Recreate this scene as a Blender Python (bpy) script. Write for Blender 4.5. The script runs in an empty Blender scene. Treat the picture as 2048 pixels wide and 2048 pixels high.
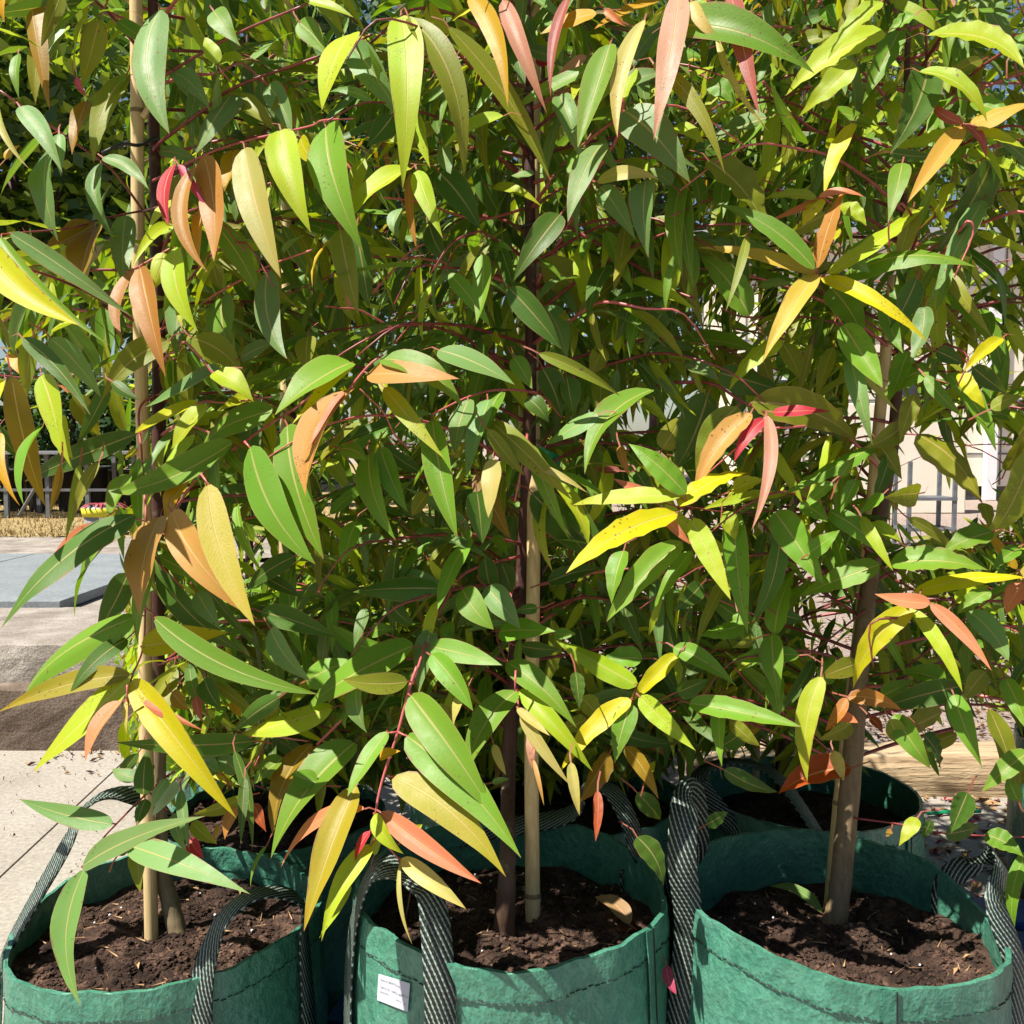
import bpy, math, random
import numpy as np
from mathutils import Vector, Matrix

R = math.radians
rng = random.Random(7)
sc = bpy.context.scene
C = sc.collection

# ------------------------------------------------------------------ camera
CAM_H, PITCH, FK = 1.25, 4.0, 0.96          # metres, degrees down, focal length in frame widths
cd = bpy.data.cameras.new('camera')
cam = bpy.data.objects.new('camera', cd); C.objects.link(cam)
cam.location = (0, 0, CAM_H); cam.rotation_euler = (R(90 - PITCH), 0, 0)
cd.sensor_width = 36; cd.lens = 36 * FK; cd.clip_start = 0.05; cd.clip_end = 500
sc.camera = cam

# ------------------------------------------------------------------ light
SUN_EL, SUN_AZ = 59.0, 62.0                  # sun behind the camera's left shoulder
sdir = Vector((-math.cos(R(SUN_EL)) * math.sin(R(SUN_AZ)), -math.cos(R(SUN_EL)) * math.cos(R(SUN_AZ)), math.sin(R(SUN_EL))))
w = bpy.data.worlds.new('World'); sc.world = w; w.use_nodes = True
nt = w.node_tree; nt.nodes.clear()
sky = nt.nodes.new('ShaderNodeTexSky'); sky.sky_type = 'NISHITA'; sky.sun_disc = False
sky.sun_elevation = R(SUN_EL); sky.sun_rotation = math.atan2(sdir.x, sdir.y)
sky.air_density = 1.0; sky.dust_density = 0.6; sky.ozone_density = 1.5
bg = nt.nodes.new('ShaderNodeBackground'); bg.inputs['Strength'].default_value = 0.05
wo = nt.nodes.new('ShaderNodeOutputWorld')
nt.links.new(sky.outputs[0], bg.inputs[0]); nt.links.new(bg.outputs[0], wo.inputs[0])
sd = bpy.data.lights.new('sun', 'SUN'); sd.energy = 5.0; sd.angle = R(0.53); sd.color = (1.0, 0.95, 0.86)
sun = bpy.data.objects.new('sun', sd); C.objects.link(sun)
sun.rotation_euler = sdir.to_track_quat('Z', 'Y').to_euler(); sun.location = (-3, -3, 6)
vs = sc.view_settings
vs.view_transform = 'Standard'; vs.look = 'None'; vs.gamma = 1; vs.use_curve_mapping = False; vs.exposure = 1.0

# ------------------------------------------------------------------ helpers
cp, sp = math.cos(R(PITCH)), math.sin(R(PITCH))
F2 = FK * 2048
def ray(px, py):                              # a direction through a point of the 2048 px view
    u, v = (px - 1024) / F2, (1024 - py) / F2
    return Vector((u, cp + v * sp, -sp + v * cp))
CAMV = Vector((0, 0, CAM_H))
def at(px, py, Y):
    r = ray(px, py); return CAMV + r * (Y / r.y)
def onz(px, py, z):
    r = ray(px, py); return CAMV + r * ((z - CAM_H) / r.z)
def proj(p):
    d = Vector(p) - CAMV
    zc = d.y * cp - d.z * sp
    if zc < .05: return (-9999, -9999, zc)
    return (1024 + F2 * d.x / zc, 1024 - F2 * (d.y * sp + d.z * cp) / zc, zc)

def tag(o, label=None, cat=None, group=None, kind=None):
    if label: o['label'] = label
    if cat: o['category'] = cat
    if group: o['group'] = group
    if kind: o['kind'] = kind
    return o
def empty(name, loc, label=None, cat=None, group=None):
    o = bpy.data.objects.new(name, None); C.objects.link(o); o.location = loc; o.empty_display_size = .05
    return tag(o, label, cat, group)

class MB:
    def __init__(s): s.v = []; s.f = []; s.uv = []; s.m = []
    def add(s, v, f, uv=None, mi=0):
        b = len(s.v); s.v += [tuple(q) for q in v]; s.f += [tuple(i + b for i in q) for q in f]
        if uv is None: uv = [(0, 0)] * len(v)
        s.uv += list(uv); s.m += [mi] * len(f)
    def box(s, x0, x1, y0, y1, z0, z1, rot=0, piv=None, jit=0):
        v = [(x, y, z) for z in (z0, z1) for y in (y0, y1) for x in (x0, x1)]
        if jit: v = [tuple(c + rng.uniform(-jit, jit) for c in q) for q in v]
        if rot:
            px, py = piv or ((x0 + x1) / 2, (y0 + y1) / 2); c, s_ = math.cos(rot), math.sin(rot)
            v = [(px + (x - px) * c - (y - py) * s_, py + (x - px) * s_ + (y - py) * c, z) for x, y, z in v]
        s.add(v, [(0, 2, 3, 1), (4, 5, 7, 6), (0, 1, 5, 4), (2, 6, 7, 3), (0, 4, 6, 2), (1, 3, 7, 5)])
    def tube(s, pts, rad, n=7, cap=True):
        pts = [Vector(p) for p in pts]; k = len(pts)
        if not hasattr(rad, '__len__'): rad = [rad] * k
        v = []; up = Vector((.3, .9, .1)); L = 0; uv = []
        for i, p in enumerate(pts):
            t = (pts[min(i + 1, k - 1)] - pts[max(i - 1, 0)]).normalized()
            a = up - t * up.dot(t)
            if a.length < 1e-4: a = t.orthogonal()
            a.normalize(); up = a; b = t.cross(a)
            if i: L += (p - pts[i - 1]).length
            for j in range(n):
                th = 2 * math.pi * j / n
                v.append(p + (a * math.cos(th) + b * math.sin(th)) * rad[i]); uv.append((j / n, L))
        f = [(i * n + j, i * n + (j + 1) % n, (i + 1) * n + (j + 1) % n, (i + 1) * n + j) for i in range(k - 1) for j in range(n)]
        if cap: f += [tuple(range(n - 1, -1, -1)), tuple(range((k - 1) * n, k * n))]
        s.add(v, f, uv)
    def ribbon(s, pts, wv, thick, uvs=True):
        """pts centre line, wv half-width vectors: a strap with real thickness"""
        k = len(pts); v = []; uv = []; L = 0
        for i in range(k):
            p = Vector(pts[i]); t = (Vector(pts[min(i + 1, k - 1)]) - Vector(pts[max(i - 1, 0)])).normalized()
            n = t.cross(wv[i]).normalized() * (thick / 2)
            if i: L += (p - Vector(pts[i - 1])).length
            v += [p - wv[i] + n, p + wv[i] + n, p + wv[i] - n, p - wv[i] - n]; uv += [(0, L), (1, L), (1, L), (0, L)]
        f = []
        for i in range(k - 1):
            a = 4 * i; b = a + 4
            f += [(a, a + 1, b + 1, b), (a + 1, a + 2, b + 2, b + 1), (a + 2, a + 3, b + 3, b + 2), (a + 3, a, b, b + 3)]
        f += [(3, 2, 1, 0), (4 * k - 4, 4 * k - 3, 4 * k - 2, 4 * k - 1)]
        s.add(v, f, uv)
    def mesh(s, name, mats, smooth=False):
        me = bpy.data.meshes.new(name); me.from_pydata(s.v, [], s.f)
        for m in (mats if isinstance(mats, list) else [mats]): me.materials.append(m)
        if s.uv:
            ul = me.uv_layers.new(name='UVMap'); vi = np.empty(len(me.loops), np.int32); me.loops.foreach_get('vertex_index', vi)
            ul.data.foreach_set('uv', np.array(s.uv, np.float32)[vi].ravel())
        if any(s.m): me.polygons.foreach_set('material_index', s.m)
        if smooth: me.polygons.foreach_set('use_smooth', [True] * len(me.polygons))
        me.update(); return me
    def obj(s, name, mats, parent=None, smooth=False, bevel=0):
        """vertices are given in world space; the object is put under its parent without moving"""
        if parent is not None:
            o0 = parent.location if parent.parent is None else parent.parent.location + parent.location
            s.v = [(x - o0.x, y - o0.y, z - o0.z) for x, y, z in s.v]
        o = bpy.data.objects.new(name, s.mesh(name, mats, smooth)); C.objects.link(o)
        if parent is not None: o.parent = parent
        if bevel:
            md = o.modifiers.new('bevel', 'BEVEL'); md.width = bevel; md.segments = 2; md.limit_method = 'ANGLE'
        return o

def smooth_path(pts, n=6):
    """Catmull-Rom through the points"""
    pts = [Vector(p) for p in pts]; P = [pts[0] * 2 - pts[1]] + pts + [pts[-1] * 2 - pts[-2]]; out = []
    for i in range(1, len(P) - 2):
        for k in range(n):
            t = k / n
            out.append(.5 * ((2 * P[i]) + (P[i + 1] - P[i - 1]) * t + (2 * P[i - 1] - 5 * P[i] + 4 * P[i + 1] - P[i + 2]) * t * t + (3 * P[i] - P[i - 1] - 3 * P[i + 1] + P[i + 2]) * t ** 3))
    return out + [pts[-1]]

# ------------------------------------------------------------------ materials
class NT:
    def __init__(s, name):
        s.mat = bpy.data.materials.new(name); s.mat.use_nodes = True; s.t = s.mat.node_tree; s.t.nodes.clear()
        s.out = s.t.nodes.new('ShaderNodeOutputMaterial')
    def n(s, typ, **kw):
        o = s.t.nodes.new(typ)
        for k, v in kw.items():
            if k.startswith('i_'): s.set(o.inputs[k[2:].replace('_', ' ')], v)
            else: setattr(o, k, v)
        return o
    def set(s, inp, v):
        if hasattr(v, 'is_output'): s.t.links.new(v, inp)
        elif hasattr(v, '__len__') and len(v) == 3 and inp.type == 'RGBA': inp.default_value = (*v, 1)
        else: inp.default_value = v
    def math(s, op, a, b=None, c=None):
        o = s.t.nodes.new('ShaderNodeMath'); o.operation = op
        for i, x in enumerate((a, b, c)):
            if x is not None: s.set(o.inputs[i], x)
        return o.outputs[0]
    def mix(s, fac, a, b, blend='MIX'):
        o = s.t.nodes.new('ShaderNodeMix'); o.data_type = 'RGBA'; o.blend_type = blend
        s.set(o.inputs['Factor'], fac); s.set(o.inputs[6], a); s.set(o.inputs[7], b); return o.outputs[2]
    def ramp(s, fac, stops):
        o = s.t.nodes.new('ShaderNodeValToRGB'); e = o.color_ramp.elements
        while len(e) < len(stops): e.new(.5)
        for q, (p, c) in zip(e, stops): q.position = p; q.color = (*c, 1) if len(c) == 3 else c
        s.set(o.inputs[0], fac); return o.outputs[0]
    def step(s, x, a, b):
        o = s.t.nodes.new('ShaderNodeMapRange'); o.interpolation_type = 'SMOOTHSTEP'
        s.set(o.inputs[0], x); o.inputs[1].default_value = a; o.inputs[2].default_value = b; return o.outputs[0]
    def noise(s, vec, scale, detail=4, rough=.55, out=0):
        o = s.t.nodes.new('ShaderNodeTexNoise'); s.set(o.inputs['Vector'], vec)
        o.inputs['Scale'].default_value = scale; o.inputs['Detail'].default_value = detail; o.inputs['Roughness'].default_value = rough
        return o.outputs[out]
    def vor(s, vec, scale, feat='F1', out=0):
        o = s.t.nodes.new('ShaderNodeTexVoronoi'); o.feature = feat; s.set(o.inputs['Vector'], vec); o.inputs['Scale'].default_value = scale
        return o.outputs[out]
    def bump(s, h, strength=.4, dist=.01):
        o = s.t.nodes.new('ShaderNodeBump'); s.set(o.inputs['Height'], h); o.inputs['Strength'].default_value = strength; o.inputs['Distance'].default_value = dist
        return o.outputs[0]
    def pos(s): return s.n('ShaderNodeTexCoord').outputs['Object']
    def mapped(s, vec, sc_):
        o = s.t.nodes.new('ShaderNodeMapping'); s.set(o.inputs[0], vec); o.inputs['Scale'].default_value = sc_; return o.outputs[0]
    def princ(s, col, rough=.6, spec=.5, normal=None, **kw):
        o = s.t.nodes.new('ShaderNodeBsdfPrincipled'); s.set(o.inputs['Base Color'], col); s.set(o.inputs['Roughness'], rough)
        s.set(o.inputs['Specular IOR Level'], spec)
        if normal is not None: s.set(o.inputs['Normal'], normal)
        for k, v in kw.items(): s.set(o.inputs[k.replace('_', ' ')], v)
        return o.outputs[0]
    def done(s, sh): s.t.links.new(sh, s.out.inputs[0]); return s.mat

def leaf_material(name, from_object):
    t = NT(name)
    if from_object: col = t.n('ShaderNodeObjectInfo').outputs['Color']
    else: col = t.n('ShaderNodeAttribute', attribute_name='leaf_colour').outputs['Color']
    uv = t.n('ShaderNodeUVMap'); sx = t.n('ShaderNodeSeparateXYZ'); t.set(sx.inputs[0], uv.outputs[0])
    u, v = sx.outputs[0], sx.outputs[1]
    e = t.math('MULTIPLY', t.math('ABSOLUTE', t.math('SUBTRACT', u, .5)), 2.0)       # 0 midrib, 1 margin
    geo = t.n('ShaderNodeNewGeometry'); P = geo.outputs['Position']
    n1 = t.noise(P, 55, 3); n2 = t.noise(P, 260, 2)
    c = t.mix(t.math('MULTIPLY', t.step(n1, .38, .72), .35), col, t.mix(1, col, (.80, 1.02, .62), 'MULTIPLY'))
    bl = t.step(t.math('ADD', t.noise(P, 17, 3, .6), t.math('MULTIPLY', t.math('SUBTRACT', v, .45), .35)), .42, .78)
    c = t.mix(t.math('MULTIPLY', bl, .30), c, t.mix(1, c, (1.22, .84, .62), 'MULTIPLY'))
    # pinnate veins
    ph = t.math('ADD', t.math('SUBTRACT', t.math('MULTIPLY', v, 28.0), t.math('MULTIPLY', e, 3.6)), t.math('MULTIPLY', t.noise(P, 70, 2), 1.6))
    ve = t.math('POWER', t.math('ABSOLUTE', t.math('SINE', t.math('MULTIPLY', ph, math.pi))), 6)
    c = t.mix(t.math('MULTIPLY', ve, t.math('MULTIPLY', n1, .12)), c, t.mix(1, c, (1.4, 1.3, 1.2), 'MULTIPLY'))
    # dark specks on some leaves
    rnd = t.noise(P, 6, 1)
    sp_ = t.math('MULTIPLY', t.math('LESS_THAN', t.vor(P, 330), .27), t.step(rnd, .60, .66))
    sp_ = t.math('MULTIPLY', sp_, t.step(t.noise(P, 45, 2), .45, .6))
    c = t.mix(t.math('MULTIPLY', sp_, .75), c, (.05, .025, .012))
    bs = t.math('MULTIPLY', t.math('LESS_THAN', t.vor(P, 95), .17), t.step(t.noise(P, 9, 2), .58, .63))
    c = t.mix(t.math('MULTIPLY', bs, .7), c, (.15, .065, .025))                      # brown blemishes on a few blades
    ed = t.math('MULTIPLY', t.step(t.math('ADD', e, t.math('MULTIPLY', t.noise(P, 60, 3), .5)), 1.12, 1.25), t.step(t.noise(P, 11, 2), .54, .62))
    c = t.mix(t.math('MULTIPLY', ed, .75), c, (.20, .10, .035))                      # scorched edges
    # margin and midrib
    mg = t.step(e, .91, .98); c = t.mix(t.math('MULTIPLY', mg, .5), c, t.mix(.5, c, (.42, .24, .12)))
    rw = t.math('SUBTRACT', .095, t.math('MULTIPLY', v, .055))
    rib = t.math('SUBTRACT', 1.0, t.step(t.math('DIVIDE', e, rw), .45, 1.0))
    c = t.mix(t.math('MULTIPLY', rib, .8), c, t.mix(.62, t.mix(1, c, (1.5, 1.3, 1.0), 'MULTIPLY'), (.50, .36, .17)))
    c = t.mix(t.math('MULTIPLY', t.step(v, .94, 1.0), .5), c, (.30, .11, .05))
    c = t.mix(t.math('LESS_THAN', v, -.0001), c, (.33, .075, .055))                   # leaf stalk
    under = t.mix(.25, c, t.mix(1, t.mix(.5, c, (.22, .26, .13)), (1.1, 1.1, 1.1), 'MULTIPLY'))
    c2 = t.mix(geo.outputs['Backfacing'], c, under)
    hgt = t.math('ADD', t.math('MULTIPLY', ve, -.05), t.math('ADD', t.math('MULTIPLY', rib, -1.2), t.math('MULTIPLY', n2, .6)))
    bm = t.bump(hgt, .35, .0012)
    rough = t.math('ADD', .38, t.math('MULTIPLY', n1, .22))
    p = t.princ(c2, rough, .30, bm)
    tr = t.n('ShaderNodeBsdfTranslucent'); t.set(tr.inputs[0], t.mix(1, c, (1.7, 1.62, .34), 'MULTIPLY'))
    ms = t.n('ShaderNodeMixShader'); ms.inputs[0].default_value = .27
    t.t.links.new(p, ms.inputs[1]); t.t.links.new(tr.outputs[0], ms.inputs[2])
    return t.done(ms.outputs[0])

M = {}
M['leaf'] = leaf_material('leaf_surface', True)
M['foliage'] = leaf_material('foliage_surface', False)

def simple(name, cols, scale, rough=.8, bump=.5, bd=.01, spec=.35, stretch=(1, 1, 1), fine=None, patch=False):
    t = NT(name); P = t.mapped(t.pos(), stretch)
    n = t.noise(P, scale, 6, .62); c = t.ramp(n, cols)
    h = n
    if fine:
        f = t.noise(P, fine, 3, .7); c = t.mix(.55, c, t.mix(1, c, t.ramp(f, [(.3, (.55, .55, .55)), (.7, (1.45, 1.45, 1.45))]), 'MULTIPLY')); h = t.math('ADD', n, t.math('MULTIPLY', f, .6))
    if patch: c = t.mix(1, c, t.ramp(t.noise(t.pos(), 8, 4, .6), [(.36, (.55, .52, .50)), (.66, (1.7, 1.65, 1.6))]), 'MULTIPLY')
    M[name] = t.done(t.princ(c, rough, spec, t.bump(h, bump, bd))); return M[name]

def bag_material():
    t = NT('bag_fabric'); P = t.pos(); geo = t.n('ShaderNodeNewGeometry')
    n = t.noise(P, 7, 5, .6); wr = t.noise(t.mapped(P, (1, 1, .45)), 26, 6, .68); cr = t.vor(P, 34, 'DISTANCE_TO_EDGE')
    c = t.ramp(n, [(.3, (.034, .155, .098)), (.55, (.056, .210, .138)), (.8, (.092, .270, .190))])
    c = t.mix(t.math('MULTIPLY', t.step(wr, .58, .75), .18), c, (.16, .40, .29))
    c = t.mix(t.math('MULTIPLY', t.step(t.noise(P, 3.1, 3), .55, .7), .35), c, (.045, .13, .14))   # bluish scuffs
    uv = t.n('ShaderNodeUVMap'); sx = t.n('ShaderNodeSeparateXYZ'); t.set(sx.inputs[0], uv.outputs[0])
    wv = t.math('MULTIPLY', t.math('SINE', t.math('MULTIPLY', sx.outputs[0], 2600)), t.math('SINE', t.math('MULTIPLY', sx.outputs[1], 2600)))
    c = t.mix(t.math('MULTIPLY', t.step(wv, -.2, .6), .12), c, (.09, .26, .17))
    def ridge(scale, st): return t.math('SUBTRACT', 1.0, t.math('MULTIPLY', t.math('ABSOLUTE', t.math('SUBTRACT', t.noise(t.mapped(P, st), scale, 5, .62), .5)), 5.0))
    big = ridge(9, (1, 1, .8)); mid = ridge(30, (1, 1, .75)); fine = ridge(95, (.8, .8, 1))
    h = t.math('ADD', t.math('ADD', t.math('MULTIPLY', big, .9), t.math('MULTIPLY', mid, .34)), t.math('ADD', t.math('MULTIPLY', fine, .10), t.math('MULTIPLY', wv, .02)))
    c = t.mix(t.math('MULTIPLY', t.step(mid, .70, 1.0), .22), c, (.17, .44, .30))                     # pale stress creases, with lit streaks of the folds put into the colour
    c = t.mix(t.math('MULTIPLY', t.step(t.noise(P, 8, 4, .6), .54, .68), .35), c, (.085, .17, .125))   # dusty scuffs
    p = t.princ(c, t.math('ADD', .22, t.math('MULTIPLY', n, .22)), .75, t.bump(h, .68, .006))
    tr = t.n('ShaderNodeBsdfTranslucent'); t.set(tr.inputs[0], t.mix(1, c, (.9, 1.1, 1.1), 'MULTIPLY'))
    ms = t.n('ShaderNodeMixShader'); ms.inputs[0].default_value = .05
    t.t.links.new(p, ms.inputs[1]); t.t.links.new(tr.outputs[0], ms.inputs[2])
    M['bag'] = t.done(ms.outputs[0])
bag_material()

def webbing():
    t = NT('strap_webbing'); uv = t.n('ShaderNodeUVMap'); sx = t.n('ShaderNodeSeparateXYZ'); t.set(sx.inputs[0], uv.outputs[0])
    u, v = sx.outputs[0], sx.outputs[1]
    d = t.math('ADD', t.math('MULTIPLY', u, 6.0), t.math('MULTIPLY', v, 58.0))
    st = t.math('SINE', t.math('MULTIPLY', d, 2 * math.pi))
    br = t.math('SINE', t.math('MULTIPLY', v, 900.0)); br2 = t.math('SINE', t.math('MULTIPLY', u, 95.0))
    rag = t.noise(t.n('ShaderNodeNewGeometry').outputs['Position'], 420, 2, .6)
    m_ = t.math('MULTIPLY', t.step(t.math('ADD', st, t.math('MULTIPLY', t.math('SUBTRACT', rag, .5), 1.5)), .30, .75), t.step(t.math('ADD', br, br2), -1.75, -1.2))
    nz = t.noise(t.n('ShaderNodeNewGeometry').outputs['Position'], 45, 4, .7)
    c = t.mix(m_, (.010, .013, .012), t.mix(nz, (.13, .22, .17), (.34, .40, .34)))
    h = t.math('ADD', st, t.math('MULTIPLY', br, .4))
    M['strap'] = t.done(t.princ(c, .5, .5, t.bump(h, .5, .0015)))
webbing()

def bark(name, low, high, z0, z1):
    t = NT(name); P = t.pos(); sx = t.n('ShaderNodeSeparateXYZ'); t.set(sx.inputs[0], t.n('ShaderNodeNewGeometry').outputs['Position'])
    f = t.step(t.math('ADD', sx.outputs[2], t.math('MULTIPLY', t.noise(P, 14, 3), .18)), z0, z1)
    n = t.noise(t.mapped(P, (1, 1, .18)), 120, 5, .65)
    c = t.mix(f, t.ramp(n, [(.3, tuple(x * .55 for x in low)), (.7, low)]), t.ramp(n, [(.3, tuple(x * .6 for x in high)), (.7, high)]))
    c = t.mix(t.math('MULTIPLY', t.step(t.noise(P, 30, 4), .55, .7), .4), c, (.30, .25, .16))
    M[name] = t.done(t.princ(c, .62, .4, t.bump(n, .5, .002)))
bark('bark', (.26, .20, .11), (.085, .030, .024), .80, 1.05)
bark('bark_middle', (.13, .075, .048), (.085, .030, .026), .62, 1.0)
bark('bark_right', (.24, .17, .09), (.12, .055, .032), .95, 1.25)
t = NT('twig'); P = t.pos(); n = t.noise(P, 60, 3)
M['twig'] = t.done(t.princ(t.ramp(n, [(.3, (.13, .022, .024)), (.7, (.30, .055, .055))]), .4, .5))
t = NT('twig_pink'); P = t.pos(); n = t.noise(P, 60, 3)
M['twig_pink'] = t.done(t.princ(t.ramp(n, [(.3, (.40, .07, .08)), (.7, (.52, .15, .13))]), .4, .5))
t = NT('bamboo'); P = t.pos(); n = t.noise(t.mapped(P, (1, 1, .06)), 190, 4, .6); n2 = t.noise(t.mapped(P, (1, 1, .4)), 12, 3)
c = t.ramp(n, [(.25, (.52, .35, .15)), (.6, (.68, .51, .26)), (.85, (.74, .59, .35))]); c = t.mix(t.math('MULTIPLY', t.step(n2, .55, .75), .45), c, (.33, .22, .11))
M['bamboo'] = t.done(t.princ(c, .42, .5, t.bump(n, .3, .001)))
simple('bamboo_node', [(.3, (.16, .10, .05)), (.7, (.40, .28, .14))], 60, .6)
simple('black_plastic', [(.3, (.012, .012, .013)), (.7, (.03, .03, .032))], 40, .45, .2, .002, .5)
simple('grey_plastic', [(.3, (.16, .16, .17)), (.7, (.30, .30, .31))], 40, .5, .2, .002, .5)
simple('green_plastic', [(.3, (.0, .20, .085)), (.7, (.01, .30, .13))], 30, .4, .2, .002, .5)
simple('soil', [(.28, (.018, .011, .008)), (.5, (.054, .032, .023)), (.72, (.13, .080, .058))], 45, .92, .9, .012, .25, fine=260, patch=True)
simple('bark_chip', [(.3, (.035, .020, .014)), (.55, (.085, .050, .035)), (.8, (.19, .12, .085))], 22, .9, .6, .004, .25, patch=True)
simple('concrete', [(.25, (.225, .195, .155)), (.5, (.30, .268, .225)), (.75, (.36, .33, .285))], 1.6, .92, .5, .004, .25, fine=70, patch=False)
simple('old_concrete', [(.3, (.17, .14, .115)), (.5, (.27, .235, .20)), (.72, (.40, .36, .31))], 5, .95, .9, .012, .2, fine=85)
simple('dark_concrete', [(.3, (.085, .06, .042)), (.5, (.15, .112, .085)), (.72, (.26, .205, .165))], 4, .95, .9, .012, .2, fine=85)
simple('pale_slab', [(.3, (.165, .185, .195)), (.7, (.215, .235, .245))], 4, .7, .3, .004, .4, fine=60)
simple('gravel', [(.25, (.17, .12, .10)), (.5, (.36, .28, .235)), (.75, (.52, .42, .36))], 38, .95, 1, .02, .2, fine=120)
simple('dry_grass', [(.3, (.20, .14, .06)), (.55, (.42, .31, .14)), (.8, (.55, .43, .22))], 22, .95, .8, .03, .2, fine=90)
simple('timber', [(.30, (.13, .080, .042)), (.42, (.36, .255, .15)), (.6, (.46, .345, .21)), (.78, (.58, .46, .31))], 22, .9, 1, .012, .3, stretch=(.08, 1, 1), fine=60)
simple('blue_paint', [(.3, (.004, .035, .14)), (.6, (.007, .055, .20)), (.85, (.03, .10, .26))], 14, .5, .4, .004, .5, stretch=(1, .2, 1))
simple('dry_leaf', [(.3, (.22, .11, .045)), (.6, (.42, .26, .13)), (.85, (.55, .40, .25))], 25, .8, .5, .003)
simple('cream_wall', [(.3, (.70, .64, .52)), (.7, (.78, .72, .60))], 3, .7, .15, .004)
simple('white_paint', [(.3, (.72, .72, .74)), (.7, (.80, .80, .82))], 3, .5, .1, .003)
simple('galvanised', [(.3, (.09, .095, .105)), (.7, (.17, .18, .195))], 12, .45, .2, .002, .5)
simple('roof_metal', [(.3, (.32, .33, .35)), (.7, (.40, .41, .43))], 6, .5, .2, .004)
simple('dark_glass', [(.3, (.02, .025, .03)), (.7, (.04, .05, .06))], 4, .08, 0, .001, .6)
simple('label_paper', [(.3, (.46, .46, .54)), (.7, (.54, .54, .61))], 8, .6, .1, .001, .4)
simple('thread', [(.3, (.010, .013, .012)), (.7, (.03, .035, .03))], 90, .7, .2, .001)
simple('red_leaf', [(.3, (.26, .03, .04)), (.7, (.42, .09, .10))], 30, .45, .2, .002, .5)
simple('yellow_paint', [(.3, (.55, .50, .01)), (.7, (.65, .60, .03))], 12, .5, .1, .002, .5)
simple('ink', [(.3, (.07, .07, .09)), (.7, (.12, .12, .14))], 90, .7, 0, .001)

# ------------------------------------------------------------------ leaf shapes
def leaf_grid(L, W, rows, cols, bend=0, arch=.05, fold=.2, wave=0, waves=3, twist=0, a=.45, b=.85, seed=0, stalk=.1, tipc=0):
    """points of one leaf: x across, y along, z up the upper side; base at the origin"""
    r = random.Random(seed); p1, p2 = r.uniform(0, 6.3), r.uniform(0, 6.3)
    mx = (a / (a + b)) ** a * (b / (a + b)) ** b
    V = []; UV = []
    ts = [0.004] + [((i / rows) ** 1.1) for i in range(1, rows)] + [1.0]
    for t in ts:
        h = .5 * W * (t ** a) * ((1 - t) ** b) / mx if t < 1 else 0.0
        for j in range(cols + 1):
            s_ = j / cols * 2 - 1; x = s_ * h
            z = fold * abs(x) + L * (arch * 4 * t * (1 - t) + tipc * t * t * t)
            if wave: z += wave * W * abs(s_) ** 1.5 * math.sin(t * waves * 6.283 + (p1 if s_ < 0 else p2)) * min(1, 5 * t) * min(1, 4 * (1 - t))
            ang = twist * t; x2, z2 = x * math.cos(ang) - z * math.sin(ang) * 0, z + x * math.sin(ang)
            V.append((x2 + bend * 4 * t * (1 - t), L * t, z2)); UV.append((j / cols, t))
    Fc = [(i * (cols + 1) + j, i * (cols + 1) + j + 1, (i + 1) * (cols + 1) + j + 1, (i + 1) * (cols + 1) + j) for i in range(rows) for j in range(cols)]
    return V, UV, Fc

def add_stalk(V, UV, Fc, pts, wd):
    b = len(V); k = len(pts)
    for i, p in enumerate(pts):
        V += [(p[0] - wd, p[1], p[2]), (p[0] + wd, p[1], p[2])]; UV += [(.3, -.5), (.7, -.5)]
    Fc += [(b + 2 * i + 1, b + 2 * i, b + 2 * i + 2, b + 2 * i + 3) for i in range(k - 1)]

def templates(n, wavy, seed):
    r = random.Random(seed); out = []
    for i in range(n):
        W = r.uniform(.15, .26) if not wavy else r.uniform(.13, .20)
        V, UV, Fc = leaf_grid(1, W, 8, 2, r.uniform(-.09, .09), r.uniform(-.03, .12), r.uniform(.05, .5), (r.uniform(.04, .09) if wavy else r.uniform(0, .05)), r.choice((2, 3)), r.uniform(-.5, .5), r.uniform(.42, .6), r.uniform(.85, 1.15), i, tipc=r.uniform(-.15, .06))
        add_stalk(V, UV, Fc, [(0, -.10, .03), (0, 0.01, 0)], .007)
        out.append((np.array(V), np.array(UV), np.array(Fc)))
    return out
TPL = templates(16, False, 3); TPW = templates(16, True, 5)
def tpl_mesh(T, name):
    me = bpy.data.meshes.new(name); me.from_pydata(T[0].tolist(), [], T[2].tolist()); me.materials.append(M['leaf'])
    ul = me.uv_layers.new(name='UVMap'); vi = np.empty(len(me.loops), np.int32); me.loops.foreach_get('vertex_index', vi)
    ul.data.foreach_set('uv', T[1].astype(np.float32)[vi].ravel()); me.polygons.foreach_set('use_smooth', [True] * len(me.polygons)); me.update(); return me
TPL_ME = [tpl_mesh(T, 'leaf') for T in TPL]; TPW_ME = [tpl_mesh(T, 'leaf') for T in TPW]

COL = dict(g=(.132, .262, .018), b=(.138, .248, .068), d=(.062, .135, .014), l=(.315, .405, .014), y=(.44, .41, .004), o=(.24, .145, .008), v=(.200, .225, .014),
           t=(.43, .225, .055), k=(.42, .37, .10), K=(.50, .33, .05), c=(.36, .155, .028), a=(.46, .255, .004), p=(.46, .225, .15), q=(.31, .07, .06), r=(.38, .022, .04),
           m=(.36, .045, .11), s=(.54, .18, .085), n=(.31, .255, .012), R=(.33, .065, .013), w=(.36, .46, .37))
def jitter(c, r=rng, s=.14):
    f = 1 + r.uniform(-s, s); return tuple(max(.003, x * f * (1 + r.uniform(-s * .5, s * .5))) for x in c)

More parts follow.
